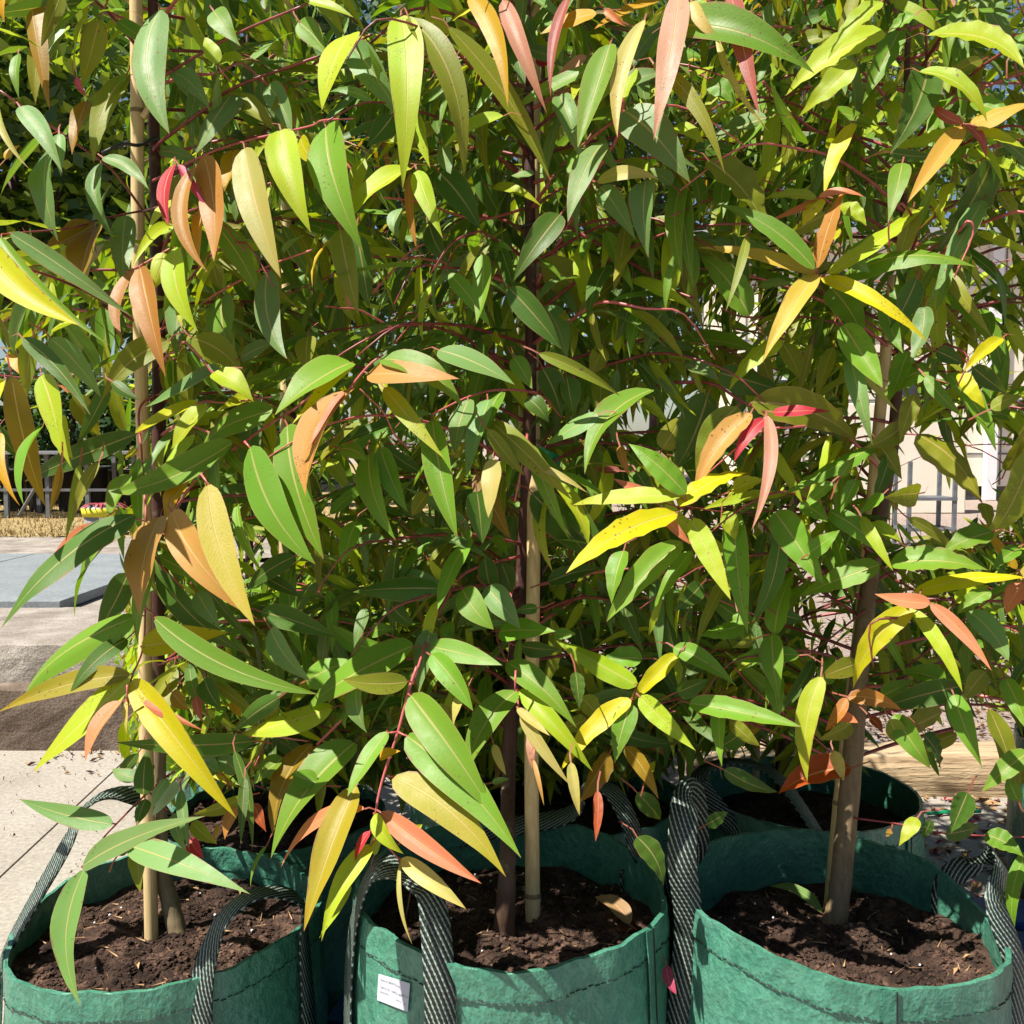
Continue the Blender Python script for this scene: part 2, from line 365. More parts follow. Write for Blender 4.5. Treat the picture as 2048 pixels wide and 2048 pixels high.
# ------------------------------------------------------------------ the setting
def sheet(name, x0, x1, y0, y1, z, mat, nx=2, ny=2, amp=0, seed=0, kind='structure', label=None, cat=None):
    r = random.Random(seed); b = MB(); v = []
    for j in range(ny + 1):
        for i in range(nx + 1): v.append((x0 + (x1 - x0) * i / nx, y0 + (y1 - y0) * j / ny, z + r.uniform(-amp, amp)))
    b.add(v, [(j * (nx + 1) + i, j * (nx + 1) + i + 1, (j + 1) * (nx + 1) + i + 1, (j + 1) * (nx + 1) + i) for j in range(ny) for i in range(nx)])
    return tag(b.obj(name, M[mat], None, amp > 0), kind=kind, label=label, cat=cat)
sheet('ground', -150, 150, -60, 300, -.02, 'gravel')
# pale concrete pavement, in two slabs with an open joint
j0, j1 = onz(0, 1655 * 1.06, 0), onz(150 * 1.06, 1515 * 1.06, 0)
jd = (j1 - j0).normalized(); jn = Vector((-jd.y, jd.x, 0)); A = j0 - jd * 3; B = j1 + jd * 1.2
b = MB()
def slab(p, q, side, far):
    o = jn * (.004 * side); f = jn * (far * side)
    pts = [p + o, q + o, q + o + f, p + o + f]
    if side < 0: pts = pts[::-1]
    v = [(x.x, x.y, 0) for x in pts] + [(x.x, x.y, -.1) for x in pts]
    b.add(v, [(0, 1, 2, 3)] + [(i, i + 4, (i + 1) % 4 + 4, (i + 1) % 4) for i in range(4)])
E = B + jd * 9
slab(A - jd * 3, E, 1, 7); slab(A - jd * 3, E, -1, 9)
tag(b.obj('pavement', M['concrete']), kind='structure')

def rough_block(name, x0, x1, y0, y1, z0, z1, mat, amp=.012, seed=1, nx=46, ny=6, nz=6, rnd=.03):
    """a weathered block with uneven faces and worn arrises"""
    r = random.Random(seed); b = MB(); prof = []
    for k in range(nz + 1): prof.append((y0, z0 + (z1 - z0) * k / nz))
    for k in range(1, ny + 1): prof.append((y0 + (y1 - y0) * k / ny, z1))
    prof.append((y1, z0))
    v = []
    for i in range(nx + 1):
        x = x0 + (x1 - x0) * i / nx
        for (y, z) in prof:
            dy = rnd * max(0, 1 - (z1 - z) / .06) if y == y0 else 0
            dz = -rnd * .5 * max(0, 1 - (y - y0) / .06)
            v.append((x, y + dy + r.uniform(-amp, amp), z + dz + r.uniform(-amp, amp) * .7))
    m = len(prof)
    f = [(i * m + k, (i + 1) * m + k, (i + 1) * m + k + 1, i * m + k + 1) for i in range(nx) for k in range(m - 1)]
    f += [tuple(range(m)), tuple(range(nx * m + m - 1, nx * m - 1, -1))]
    b.add(v, f); return b.obj(name, M[mat], None, mat == 'timber')
tag(rough_block('kerb', -6, -.25, 3.93, 4.07, -.05, .25, 'dark_concrete', .003, 2, nx=110, ny=5, nz=9, rnd=.012), kind='structure')
tag(rough_block('step', -6, -.2, 4.06, 5.0, .0, .41, 'old_concrete', .003, 4, nx=110, ny=22, nz=8, rnd=.012), kind='structure')
b = MB(); b.box(-6.02, -1.55, 5.003, 7.16, .30, .385); pv = tag(b.obj('paving', M['old_concrete']), kind='structure')
xj = onz(122, 1205, .44).x                    # the joint the photograph shows
for k in range(-4, 2):                        # pale paving slabs on the step
    x = xj + k * 1.18
    if x + 1.17 > -1.5: continue
    b = MB(); b.box(x, x + 1.168, 4.985, 7.15, .392, .445); o = b.obj('slab', M['pale_slab'], None, bevel=.004); o.parent = pv
sheet('gravel_path', -9, -.15, 7.1, 8.7, .42, 'old_concrete', 60, 12, .006, 5)
sheet('lawn', -14, -.1, 8.65, 40, .425, 'dry_grass', 90, 60, .012, 6)
sheet('gravel_yard', -.2, 30, 3.62, 45, .10, 'gravel', 110, 90, .010, 7)
b = MB(); v = []
for i in range(41):
    x = -.2 + .022 * i; v += [(x, 3.2 + rng.uniform(-.03, .03), .002), (x, 3.42 + rng.uniform(-.03, .03), .07), (x, 3.66, .112)]
b.add(v, [(3 * i + k, 3 * i + 3 + k, 3 * i + 4 + k, 3 * i + 1 + k) for i in range(40) for k in (0, 1)]); tag(b.obj('gravel_bank', M['gravel'], None, True), kind='structure')
sheet('terrace_edge', -.2, -.14, 4.0, 45, .38, 'old_concrete', 2, 20, .004)
b = MB(); r = random.Random(12)               # short dead grass blades
for i in range(5200):
    y = 8.6 + 4.2 * r.random() ** 1.4; x = -y * .55 + r.random() * y * .42; h = r.uniform(.02, .07); a = r.uniform(0, 6.3)
    dx, dy = math.cos(a) * .006, math.sin(a) * .006; lx, ly = r.uniform(-.03, .03), r.uniform(-.03, .03)
    b.add([(x - dx, y - dy, .42), (x + dx, y + dy, .42), (x + lx, y + ly, .42 + h)], [(0, 1, 2)])
tag(b.obj('grass', M['dry_grass']), 'short dead straw coloured grass beyond the paving', 'grass', kind='stuff')

def litter(name, n, region, z, mats, s0, s1, seed, label, cat='leaf litter'):
    """dry leaves and chips lying on the ground"""
    r = random.Random(seed); b = MB()
    for i in range(n):
        x, y = region(r); L = r.uniform(s0, s1); W = L * r.uniform(.25, .5); a = r.uniform(0, 6.3); c, s_ = math.cos(a), math.sin(a)
        q = [(0, -L / 2, 0), (W / 2, 0, r.uniform(.002, .01)), (0, L / 2, r.uniform(0, .012)), (-W / 2, 0, r.uniform(.002, .012)), (0, 0, -.001)]
        zz = z(x, y) if callable(z) else z
        v = [(x + px * c - py * s_, y + px * s_ + py * c, zz + .004 + pz) for px, py, pz in q]
        b.add(v, [(0, 1, 4), (1, 2, 4), (2, 3, 4), (3, 0, 4)], mi=r.randrange(len(mats)))
    return tag(b.obj(name, [M[m] for m in mats]), label, cat, kind='stuff')
litter('leaf_litter', 900, lambda r: (1.05 + r.random() ** 1.1 * 1.5, 2.45 + r.random() * .95), 0, ['dry_leaf', 'dry_leaf', 'bark_chip', 'red_leaf'], .015, .075, 21, 'dry tan leaves scattered in front of the timber sleeper')
litter('leaf_litter', 200, lambda r: (-1.9 + r.random() * 1.6, 3.93 - abs(r.gauss(0, .16))), 0, ['dry_leaf', 'dry_leaf', 'bark_chip'], .01, .04, 22, 'small dry leaf scraps along the foot of the kerb')
litter('grit', 500, lambda r: (-2.6 + r.random() * 2.3, 1.4 + r.random() * 2.5), 0, ['bark_chip', 'old_concrete'], .003, .011, 23, 'tiny grit and chips scattered over the pale pavement', 'grit')
litter('wood_mulch', 2600, lambda r: (.5 + r.random() * 2.6, 3.66 + r.random() ** 1.4 * 2.4), .105, ['bark_chip', 'dry_leaf', 'gravel'], .012, .05, 24, 'pinkish wood mulch and chips behind the timber sleeper', 'mulch')

# ---- timber sleeper at the right
sl = rough_block('timber_sleeper', .62, 3.2, 3.40, 3.62, -.01, .135, 'timber', .004, 9, nx=70, rnd=.02)
tag(sl, 'weathered pale timber sleeper edging the mulch at right', 'sleeper')
# ---- blue pallet under the right hand bags
pal = empty('pallet', (.45, 1.75, 0), 'blue painted wooden pallet under the middle and right bags', 'pallet')
for i in range(9):
    y = 1.02 + i * .165
    b = MB(); b.box(-.36, 1.22, y, y + .115, .118, .14, rot=-.18, piv=(.45, 1.75)); b.obj('board', M['blue_paint'], pal, bevel=.002)
for x in (-.34, .38, 1.10):
    b = MB(); b.box(x, x + .09, 1.02, 2.46, .02, .117, rot=-.18, piv=(.45, 1.75)); b.obj('bearer', M['blue_paint'], pal, bevel=.002)

# ---- far background, left: nursery bench, potted plants, hedge, trees
nb = empty('nursery_bench', (-5.2, 11.2, .42), 'long grey nursery bench with pale slatted top in the left background', 'bench')
for i in range(7):
    b = MB(); y = 10.75 + i * .14; b.box(-8, -3.1, y, y + .11, 1.13, 1.16); b.obj('slat', M['grey_plastic'], nb)
for x in (-7.2, -6.4, -5.62, -5.16, -4.72, -4.2, -3.5):
    for y in (10.85, 11.6):
        b = MB(); b.box(x, x + .045, y, y + .045, .42, 1.128); b.obj('leg', M['galvanised'], nb)
b = MB(); b.tube([(-5.45, 10.84, .45), (-5.05, 10.84, 1.1)], .02, 6); b.obj('brace', M['galvanised'], nb)
b = MB(); b.box(-8, -3.1, 10.84, 10.87, .72, .75); b.obj('rail', M['galvanised'], nb)
r = random.Random(31)
k = 0
for x in [ -7.4 + i * .34 for i in range(13)]:  # black pots, made bigger to supply the dark shade under the bench
    b = MB(); n = 12; v = []; z0 = .425; h = r.uniform(.50, .62); y = 11.9 + r.uniform(-.06, .06)
    for (zz, rr) in ((0, .12), (h * .93, .165), (h * .93, .175), (h, .175), (h, .16), (h * .85, .15)):
        v += [(x + rr * math.cos(2 * math.pi * i / n), y + rr * math.sin(2 * math.pi * i / n), z0 + zz) for i in range(n)]
    f = [(q * n + i, q * n + (i + 1) % n, (q + 1) * n + (i + 1) % n, (q + 1) * n + i) for q in range(5) for i in range(n)] + [tuple(range(5 * n, 6 * n))]
    b.add(v, f); tag(b.obj('plant_pot', M['black_plastic'], None, True), 'black plastic plant pot in the shade under the pale bench', 'pot', 'black pots under the bench'); k += 1

def leaf_cloud(b, centre, rad, n, size, r, mats=1, flat=.8):
    for i in range(n):
        while True:
            q = Vector((r.uniform(-1, 1), r.uniform(-1, 1), r.uniform(-1, 1)))
            if .25 < q.length < 1: break
        p = Vector(centre) + Vector((q.x * rad[0], q.y * rad[1], q.z * rad[2]))
        u = Vector((r.gauss(0, 1), r.gauss(0, 1), r.gauss(0, .7))).normalized(); w_ = u.orthogonal().normalized()
        w_ = (w_ * math.cos(i) + u.cross(w_) * math.sin(i)) * size * r.uniform(.35, .6); u = u * size * r.uniform(.7, 1.3)
        b.add([p - u, p + w_, p + u, p - w_], [(0, 1, 2, 3)], mi=r.randrange(mats))
def cloud_mat(name, stops):
    t = NT(name); n = t.noise(t.pos(), 1.3, 3); c = t.ramp(n, stops); p = t.princ(c, .5, .4)
    tr = t.n('ShaderNodeBsdfTranslucent'); t.set(tr.inputs[0], t.mix(1, c, (1.6, 1.5, .5), 'MULTIPLY')); ms = t.n('ShaderNodeMixShader'); ms.inputs[0].default_value = .35
    t.t.links.new(p, ms.inputs[1]); t.t.links.new(tr.outputs[0], ms.inputs[2]); M[name] = t.done(ms.outputs[0])
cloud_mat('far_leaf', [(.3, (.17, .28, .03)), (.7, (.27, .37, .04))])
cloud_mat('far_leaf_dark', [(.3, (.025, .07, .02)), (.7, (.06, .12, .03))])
def far_tree(x, y, h, rad, n, label, seed, dark=False, group=None):
    r = random.Random(seed); root = empty('shade_tree', (x, y, .3), label, 'tree', group)
    b = MB(); b.tube(smooth_path([(x, y, .3), (x + .1, y, h * .3), (x - .1, y + .1, h * .62)], 4), [.22] * 4 + [.15] * 4 + [.1], 8); b.obj('trunk', M['bark_middle'], root, True)
    cl = []
    for i in range(9):
        a = i * 2.4; rr = rad * r.uniform(.35, .8); cl.append(Vector((x + math.cos(a) * rr, y + math.sin(a) * rr, h * r.uniform(.38, .92))))
    for c in cl[:6]:
        b = MB(); b.tube(smooth_path([(x, y, h * .34), (x * .5 + c.x * .5, y * .5 + c.y * .5, c.z * .72), c], 3), [.1, .09, .08, .06, .05, .04, .02], 6); b.obj('limb', M['bark_middle'], root, True)
    b = MB()
    for c in cl: leaf_cloud(b, c, (rad * .5, rad * .5, h * .17), n // 9, .17, r, 2)
    tag(b.obj('crown', [M['far_leaf_dark'] if dark else M['far_leaf'], M['far_leaf_dark']], root), kind='stuff')
far_tree(-8.7, 17.5, 9.6, 3.3, 13000, 'sunlit bushy green tree far behind the left bamboo stake', 41)
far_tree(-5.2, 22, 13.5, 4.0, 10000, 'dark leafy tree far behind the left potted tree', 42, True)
far_tree(-13.5, 21, 11.5, 4.0, 7000, 'leafy tree at the far left edge behind the bench', 46)
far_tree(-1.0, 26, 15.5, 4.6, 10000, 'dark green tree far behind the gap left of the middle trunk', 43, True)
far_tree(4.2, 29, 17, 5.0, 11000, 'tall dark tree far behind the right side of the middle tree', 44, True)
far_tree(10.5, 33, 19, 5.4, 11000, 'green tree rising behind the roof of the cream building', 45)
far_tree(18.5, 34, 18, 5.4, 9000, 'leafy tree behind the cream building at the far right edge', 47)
for i, x in enumerate((-9.0, -7.9, -6.9, -5.9, -4.9, -3.9, -2.9)):
    r = random.Random(60 + i); y = 13.2 + r.uniform(-.2, .2); root = empty('hedge_shrub', (x, y, .42), 'tall dark green hedge shrub behind the nursery bench', 'shrub', 'hedge shrubs behind the bench')
    b = MB(); b.tube([(x, y, .42), (x + .04, y, 1.7)], [.05, .03], 6); b.obj('stem', M['bark_middle'], root)
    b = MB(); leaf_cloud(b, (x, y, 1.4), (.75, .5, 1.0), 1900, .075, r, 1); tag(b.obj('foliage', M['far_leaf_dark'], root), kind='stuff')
# strappy red plant in a yellow rimmed pot
pp = onz(192 * 1.06, 1005 * 1.06 * .955, .42); pp = Vector((-3.72, 8.9, .42))
rp = empty('potted_plant', pp, 'red strappy leaved plant in a yellow banded pot on the dry grass', 'plant')
b = MB(); n = 14; v = []
for (zz, rr) in ((0, .13), (.26, .17), (.26, .155), (.2, .15)): v += [(pp.x + rr * math.cos(2 * math.pi * i / n), pp.y + rr * math.sin(2 * math.pi * i / n), pp.z + zz) for i in range(n)]
b.add(v, [(q * n + i, q * n + (i + 1) % n, (q + 1) * n + (i + 1) % n, (q + 1) * n + i) for q in range(3) for i in range(n)] + [tuple(range(3 * n, 4 * n))]); b.obj('pot', M['grey_plastic'], rp, True)
b = MB(); v = []
for (zz, rr) in ((.17, .163), (.25, .176), (.25, .18), (.17, .168)): v += [(pp.x + rr * math.cos(2 * math.pi * i / n), pp.y + rr * math.sin(2 * math.pi * i / n), pp.z + zz) for i in range(n)]
b.add(v, [(q * n + i, q * n + (i + 1) % n, ((q + 1) % 4) * n + (i + 1) % n, ((q + 1) % 4) * n + i) for q in range(4) for i in range(n)]); b.obj('band', M['yellow_paint'], rp, True)
r = random.Random(77)
for i in range(16):
    a = i * 2.39; l = r.uniform(.16, .28); b = MB(); pts = [pp + Vector((math.cos(a) * l * t, math.sin(a) * l * t, .22 + .26 * t - .24 * t * t)) for t in (0, .35, .7, 1)]
    b.ribbon(pts, [Vector((-math.sin(a), math.cos(a), 0)) * w_ for w_ in (.010, .016, .012, .002)], .002); b.obj('leaf', M['red_leaf'], rp)

# ---- far background, right: cream building, trolley, pallets of goods
bl = empty('cream_building', (8.5, 20, .1), 'long cream panelled building across the gravel in the right background', 'building')
b = MB(); b.box(4.6, 15, 20.0, 24, .38, 5.4); b.obj('wall', M['cream_wall'], bl)
b = MB(); b.box(4.6, 15, 20.06, 23.9, .1, .379); b.obj('base', M['dark_glass'], bl)
for x in (4.7, 5.9, 7.1, 8.3, 9.05, 9.9, 11.1, 12.3): 
    b = MB(); b.box(x, x + .03, 19.985, 19.999, .4, 5.38); b.obj('panel_joint', M['galvanised'], bl)
for z in (1.02, 2.1, 3.3, 4.4): 
    b = MB(); b.box(4.62, 14.9, 19.982, 19.998, z, z + .035); b.obj('rail', M['galvanised'], bl)
for x in (9.55, 4.9, 13.0): b = MB(); b.box(x, x + .22, 19.8, 19.979, .1, 5.3); b.obj('post', M['white_paint'], bl, bevel=.01)
for x in (5.2, 7.4, 10.4, 12.6):
    b = MB(); b.box(x, x + 1.2, 19.95, 19.978, 1.5, 2.6); f = b.obj('window_frame', M['white_paint'], bl)
    b = MB(); b.box(x + .08, x + 1.12, 19.93, 19.948, 1.58, 2.52); o = b.obj('pane', M['dark_glass'], None); o.parent = f; o.location = -bl.location
b = MB(); b.add([(4.3, 19.5, 5.35), (15.3, 19.5, 5.35), (15.3, 24.4, 6.3), (4.3, 24.4, 6.3), (4.3, 19.5, 5.45), (15.3, 19.5, 5.45), (15.3, 24.4, 6.4), (4.3, 24.4, 6.4)], [(0, 3, 2, 1), (4, 5, 6, 7), (0, 1, 5, 4), (1, 2, 6, 5), (2, 3, 7, 6), (3, 0, 4, 7)]); b.obj('roof', M['roof_metal'], bl)
b = MB(); b.box(5.1, 7.4, 16, 16.5, .1, 1.9, jit=.01); sh = b.obj('storage_cabinet', [M['cream_wall']], bevel=.02)
b = MB(); b.box(6.2, 6.23, 15.98, 15.995, .25, 1.8); 
tag(sh, 'cream metal storage cabinet standing in front of the cream building', 'cabinet'); d = b.obj('door_gap', M['dark_glass']); d.parent = sh
tr = empty('metal_trolley', (4.6, 11, .1), 'grey steel frame trolley standing on the gravel at right', 'trolley')
for x in (4.36, 4.86):
    for y in (10.8, 11.2): b = MB(); b.box(x, x + .04, y, y + .04, .1, 1.05); b.obj('leg', M['galvanised'], tr)
for z in (.28, .62): 
    b = MB(); b.box(4.36, 4.9, 10.79, 11.25, z, z + .035); b.obj('shelf', M['galvanised'], tr)
# striped plastic sachet and offcut on the mulch behind the sleeper
p0 = onz(1745, 1500, .11)
b = MB(); b.box(p0.x - .07, p0.x + .07, p0.y - .05, p0.y + .05, .112, .128, rot=.4); pk = b.obj('plastic_packet', M['white_paint'], bevel=.004); tag(pk, 'white plastic packet with an orange patch on the mulch', 'packet')
simple('orange_print', [(.3, (.55, .12, .02)), (.7, (.6, .16, .03))], 20, .5, 0, .001)
b = MB(); b.box(p0.x + .005, p0.x + .06, p0.y - .035, p0.y + .03, .1285, .131, rot=.4); q = b.obj('print', M['orange_print']); q.parent = pk
b = MB(); p1 = onz(1905, 1632, 0); b.tube(smooth_path([p1 + Vector((-.09, -.01, .012)), p1 + Vector((0, .004, .014)), p1 + Vector((.1, .012, .012))], 3), .006, 6); tag(b.obj('twine', M['green_plastic']), 'strip of pale green twine on the leaf litter', 'twine')

# ------------------------------------------------------------------ grow bags
def ang_interp(tab, a):
    a %= 360; t = sorted(tab); t = t + [(t[0][0] + 360, t[0][1])]
    for (a0, z0), (a1, z1) in zip(t, t[1:]):
        if a0 <= a <= a1:
            k = (a - a0) / (a1 - a0); k = k * k * (3 - 2 * k); return z0 + (z1 - z0) * k
    a += 360
    return ang_interp(tab, a - 360) if a < 0 else t[0][1]
def bag_point(cfg, deg, z, off=0):
    """outer surface of a bag; deg 270 faces the camera"""
    cx, cy, z0, rim, r0 = cfg['cx'], cfg['cy'], cfg['z0'], cfg['rim'], cfg['r']
    a = R(deg); k = (z - z0) / (rim - z0); s_ = cfg['seed']
    rr = r0 * (1.02 + .05 * math.sin(math.pi * min(1, max(0, k))) ) * (1 + .012 * math.sin(3 * a + s_) + .010 * math.sin(5 * a + 2 * s_ + 4 * k) + .006 * math.sin(11 * a + 9 * k + s_) + .004 * math.sin(19 * a - 13 * k))
    rr += off
    ry = cfg.get('ry', 1)
    return Vector((cx + math.cos(a) * rr, cy + math.sin(a) * rr * ry, z))
def make_bag(cfg, label, group):
    cx, cy, z0, rim = cfg['cx'], cfg['cy'], cfg['z0'], cfg['rim']; NA = 96; NZ = 14; tab = cfg.get('rimtab', [(0, 0), (180, 0)])
    root = empty('grow_bag', (cx, cy, z0), label, 'grow bag', group); cfg['root'] = root
    rz = lambda d: rim + ang_interp(tab, d)
    cfg['rz'] = rz
    v = []; uv = []
    for k in range(NZ + 1):
        for i in range(NA):
            d = 360 * i / NA; z = z0 + (rz(d) - z0) * k / NZ; v.append(bag_point(cfg, d, z)); uv.append((d / 360 * 1.5, z))
    for k in range(NZ + 1):
        for i in range(NA):
            d = 360 * i / NA; top = rz(d) ; z = top - (top - z0 - .02) * k / NZ; p = bag_point(cfg, d, z, -.003); v.append(p); uv.append((d / 360 * 1.5, z))
    rows = 2 * NZ + 2
    f = [(q * NA + i, q * NA + (i + 1) % NA, (q + 1) * NA + (i + 1) % NA, (q + 1) * NA + i) for q in range(rows - 1) for i in range(NA)]
    f += [tuple(range(NA - 1, -1, -1))]
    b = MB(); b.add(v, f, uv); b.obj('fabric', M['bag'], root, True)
    # turned over hem: a band just outside the rim
    HH = .042; b = MB(); pk = lambda d: .5 * .0012 * math.sin(d * .61 + cfg['seed']) + .0004 * math.sin(d * 1.37 + 2 * cfg['seed']) + .0012 * math.sin(d * .23)
    prof = [(-HH, .0008), (-HH, .0022), (-HH * .5, .0026), (.0006, .0022), (.0006, -.0046), (-HH, -.0052)]
    for (q0, q1) in ((0, 1), (1, 2), (2, 3), (3, 4), (4, 5)):   # separate strips keep the folds crisp
        v = []; uv = []
        for (dz, off) in (prof[q0], prof[q1]):
            for i in range(NA):
                d = 360 * i / NA; z = rz(d) + dz + (pk(d * 2) * .8 if dz > 0 else 0); v.append(bag_point(cfg, d, z, off + pk(d) * (1 if off > 0 else .5))); uv.append((d / 360 * 1.5, z + .5))
        if q0 == 1: keepv = len(b.v)
        b.add(v, [(i, (i + 1) % NA, NA + (i + 1) % NA, NA + i) for i in range(NA)], uv)
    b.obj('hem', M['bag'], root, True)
    b = MB(); d = 0
    while d < 360:                             # running stitch
        if 175 < d < 365 or cfg.get('allst'):
            p = [bag_point(cfg, d + q, rz(d + q) - HH + .003 + .0012 * math.sin(d * 1.7), .0034 + pk(d)) for q in (0, .9, 1.7)]; b.tube(p, .0009, 4, False)
        d += 2.3
    tag(b.obj('stitching', M['thread'], root), kind='stuff')
    for sd_ in cfg.get('seams', []):
        b = MB(); pts = []; wv = []
        for k in range(12):
            z = z0 + .01 + (rz(sd_) + .001 - z0 - .01) * k / 11; p = bag_point(cfg, sd_, z, .0048); q = bag_point(cfg, sd_ + 1, z, .0048); pts.append(p); wv.append((q - p).normalized() * .010)
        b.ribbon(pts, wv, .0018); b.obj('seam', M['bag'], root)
        b = MB(); b.tube([p + (p - Vector((cx, cy, p.z))).normalized() * .002 + wv[0].normalized() * .006 for p in pts], .001, 4); b.obj('seam_thread', M['thread'], root)
    return root
def handle(cfg, pts, hint, half=.0205, n=7):
    sp_ = smooth_path(pts, n); wv = []
    hs = [Vector(h) for h in (hint if isinstance(hint, list) else [hint])]
    for i, p in enumerate(sp_):
        t_ = (sp_[min(i + 1, len(sp_) - 1)] - sp_[max(i - 1, 0)]).normalized()
        k = i / (len(sp_) - 1) * (len(hs) - 1); a = min(int(k), max(0, len(hs) - 2)); h = hs[a].lerp(hs[min(a + 1, len(hs) - 1)], k - a)
        wv.append(t_.cross(h).normalized() * half)
    for i in range(1, len(wv)):
        if wv[i].dot(wv[i - 1]) < 0: wv[i] = -wv[i]
    b = MB(); b.ribbon(sp_, wv, .0028); return b.obj('handle', M['strap'], cfg['root'], True)

S = 2048 / 1932
def bag_cfg(px, py, wpx, z0, rim, **kw):
    c = onz(px * S, py * S, rim); d = (c - CAMV); zc = d.y * cp - d.z * sp
    return dict(cx=c.x, cy=c.y, z0=z0, rim=rim, r=wpx * S / F2 * zc / 2 / 1.03, **kw)
BA = bag_cfg(318, 1722, 556, 0.0, .47, seed=1.3, rimtab=[(0, .004), (60, .005), (130, .012), (180, -.006), (215, -.012), (270, 0), (300, .006), (330, .01)], seams=[205])
BB = bag_cfg(962, 1668, 576, .14, .575, seed=2.9, rimtab=[(0, .0), (60, .012), (120, .012), (180, .012), (215, .004), (270, -.012), (310, -.004)], seams=[325])
BC = bag_cfg(1580, 1694, 580, .14, .57, seed=4.4, rimtab=[(0, -.035), (40, .004), (90, .012), (140, .02), (180, .012), (215, .012), (268, -.012), (300, -.014), (330, -.03)], seams=[268, 50])
BD = bag_cfg(1522, 1490, 408, 0.0, .47, seed=6.1, seams=[310])
BE = bag_cfg(1085, 1500, 400, 0.0, .44, seed=7.7)
BF = bag_cfg(520, 1530, 400, 0.0, .44, seed=8.2)
make_bag(BA, 'green woven grow bag at left on the pavement, front handle arched over the soil', 'green grow bags in the front row')
make_bag(BB, 'green woven grow bag in the middle of the front row with a white sticker', 'green grow bags in the front row')
make_bag(BC, 'bright green woven grow bag at right with a vertical front seam', 'green grow bags in the front row')
make_bag(BD, 'green grow bag in the back row beside the timber sleeper', 'green grow bags in the back row')
make_bag(BE, 'green grow bag in shade behind the middle bag', 'green grow bags in the back row')
make_bag(BF, 'green grow bag in shade behind the left bag', 'green grow bags in the back row')

def loop(cfg, d0, d1, lift, lean=0, z_end=None, dip=.33, off=.006, half=.025, side=(0, 0)):
    """a handle sewn on at two places of the bag, arching between them"""
    p0, p1 = bag_point(cfg, d0, cfg['rz'](d0), off), bag_point(cfg, d1, cfg['rz'](d1), off)
    lo = []
    for d in (d0, d1): lo.append([bag_point(cfg, d, max(cfg['z0'] + .03, cfg['rz'](d) - q), off + .002) for q in (dip, dip * .5, .04)])
    mid = (p0 + p1) / 2; out = Vector((mid.x - cfg['cx'], mid.y - cfg['cy'], 0)); out.normalize()
    up = Vector((0, 0, 1))
    arch = [p0 + up * .06 + out * lean * .2, p0.lerp(p1, .22) + up * lift * .85 + out * lean * .8, mid + up * lift + out * lean + Vector((side[0], side[1], 0)), p0.lerp(p1, .78) + up * lift * .85 + out * lean * .8, p1 + up * .06 + out * lean * .2]
    pts = lo[0] + arch + lo[1][::-1]
    o0 = Vector((p0.x - cfg['cx'], p0.y - cfg['cy'], 0)).normalized(); o1 = Vector((p1.x - cfg['cx'], p1.y - cfg['cy'], 0)).normalized()
    return handle(cfg, pts, [o0, o0, o0 + out * .6, out + up * .2, o1 + out * .6, o1, o1], half)
# left bag
def path3(cfg, deg0, arch, deg1, hint, dip=.34):
    lo0 = [bag_point(cfg, deg0, cfg['rz'](deg0) - q, .008) for q in (dip, dip * .5, .03)]
    lo1 = [bag_point(cfg, deg1, cfg['rz'](deg1) - q, .008) for q in (dip, dip * .5, .03)]
    return handle(cfg, lo0 + arch + lo1[::-1], hint)
ya = BA['cy'] - BA['r']
path3(BA, 299, [at(404 * S, 1768 * S, ya + .045), at(446 * S, 1708 * S, ya + .065), at(505 * S, 1684 * S, ya + .10), at(565 * S, 1702 * S, ya + .15)], 343, [(-.2, -1, 0), (-.2, -1, 0), (-.5, -.4, .7), (0, .15, 1), (.6, 0, .8), (.9, -.2, .1), (.8, -.6, 0)])
path3(BA, 196, [at(122 * S, 1600 * S, BA['cy'] - .03), at(150 * S, 1535 * S, BA['cy'] + .02), at(205 * S, 1503 * S, BA['cy'] + .1), at(270 * S, 1508 * S, BA['cy'] + .17), at(318 * S, 1560 * S, BA['cy'] + .22)], 95, [(-1, -.5, 0), (-1, -.5, 0), (-.7, -.8, .2), (-.2, -.8, .6), (.1, -.7, .6), (0, 1, 0), (0, 1, 0)], .2)
# middle bag
yb = BB['cy'] - BB['r']
path3(BB, 248, [at(815 * S, 1705 * S, yb + .035), at(790 * S, 1668 * S, yb + .05), at(745 * S, 1640 * S, yb + .07), at(700 * S, 1650 * S, yb + .1)], 203, [(-.2, -1, 0), (-.2, -1, .1), (.3, -.3, .9), (0, 0, 1), (-.9, -.2, .4), (-1, -.4, 0), (-1, -.4, 0)])
path3(BB, 110, [at(1068 * S, 1540 * S, BB['cy'] + .2), at(1105 * S, 1487 * S, BB['cy'] + .19), at(1150 * S, 1490 * S, BB['cy'] + .17), at(1185 * S, 1545 * S, BB['cy'] + .13), at(1200 * S, 1610 * S, BB['cy'] + .10)], 35, [(0, -1, 0), (-.6, -.3, .6), (0, 0, 1), (.7, -.3, .5), (.7, -.7, 0)], .15)
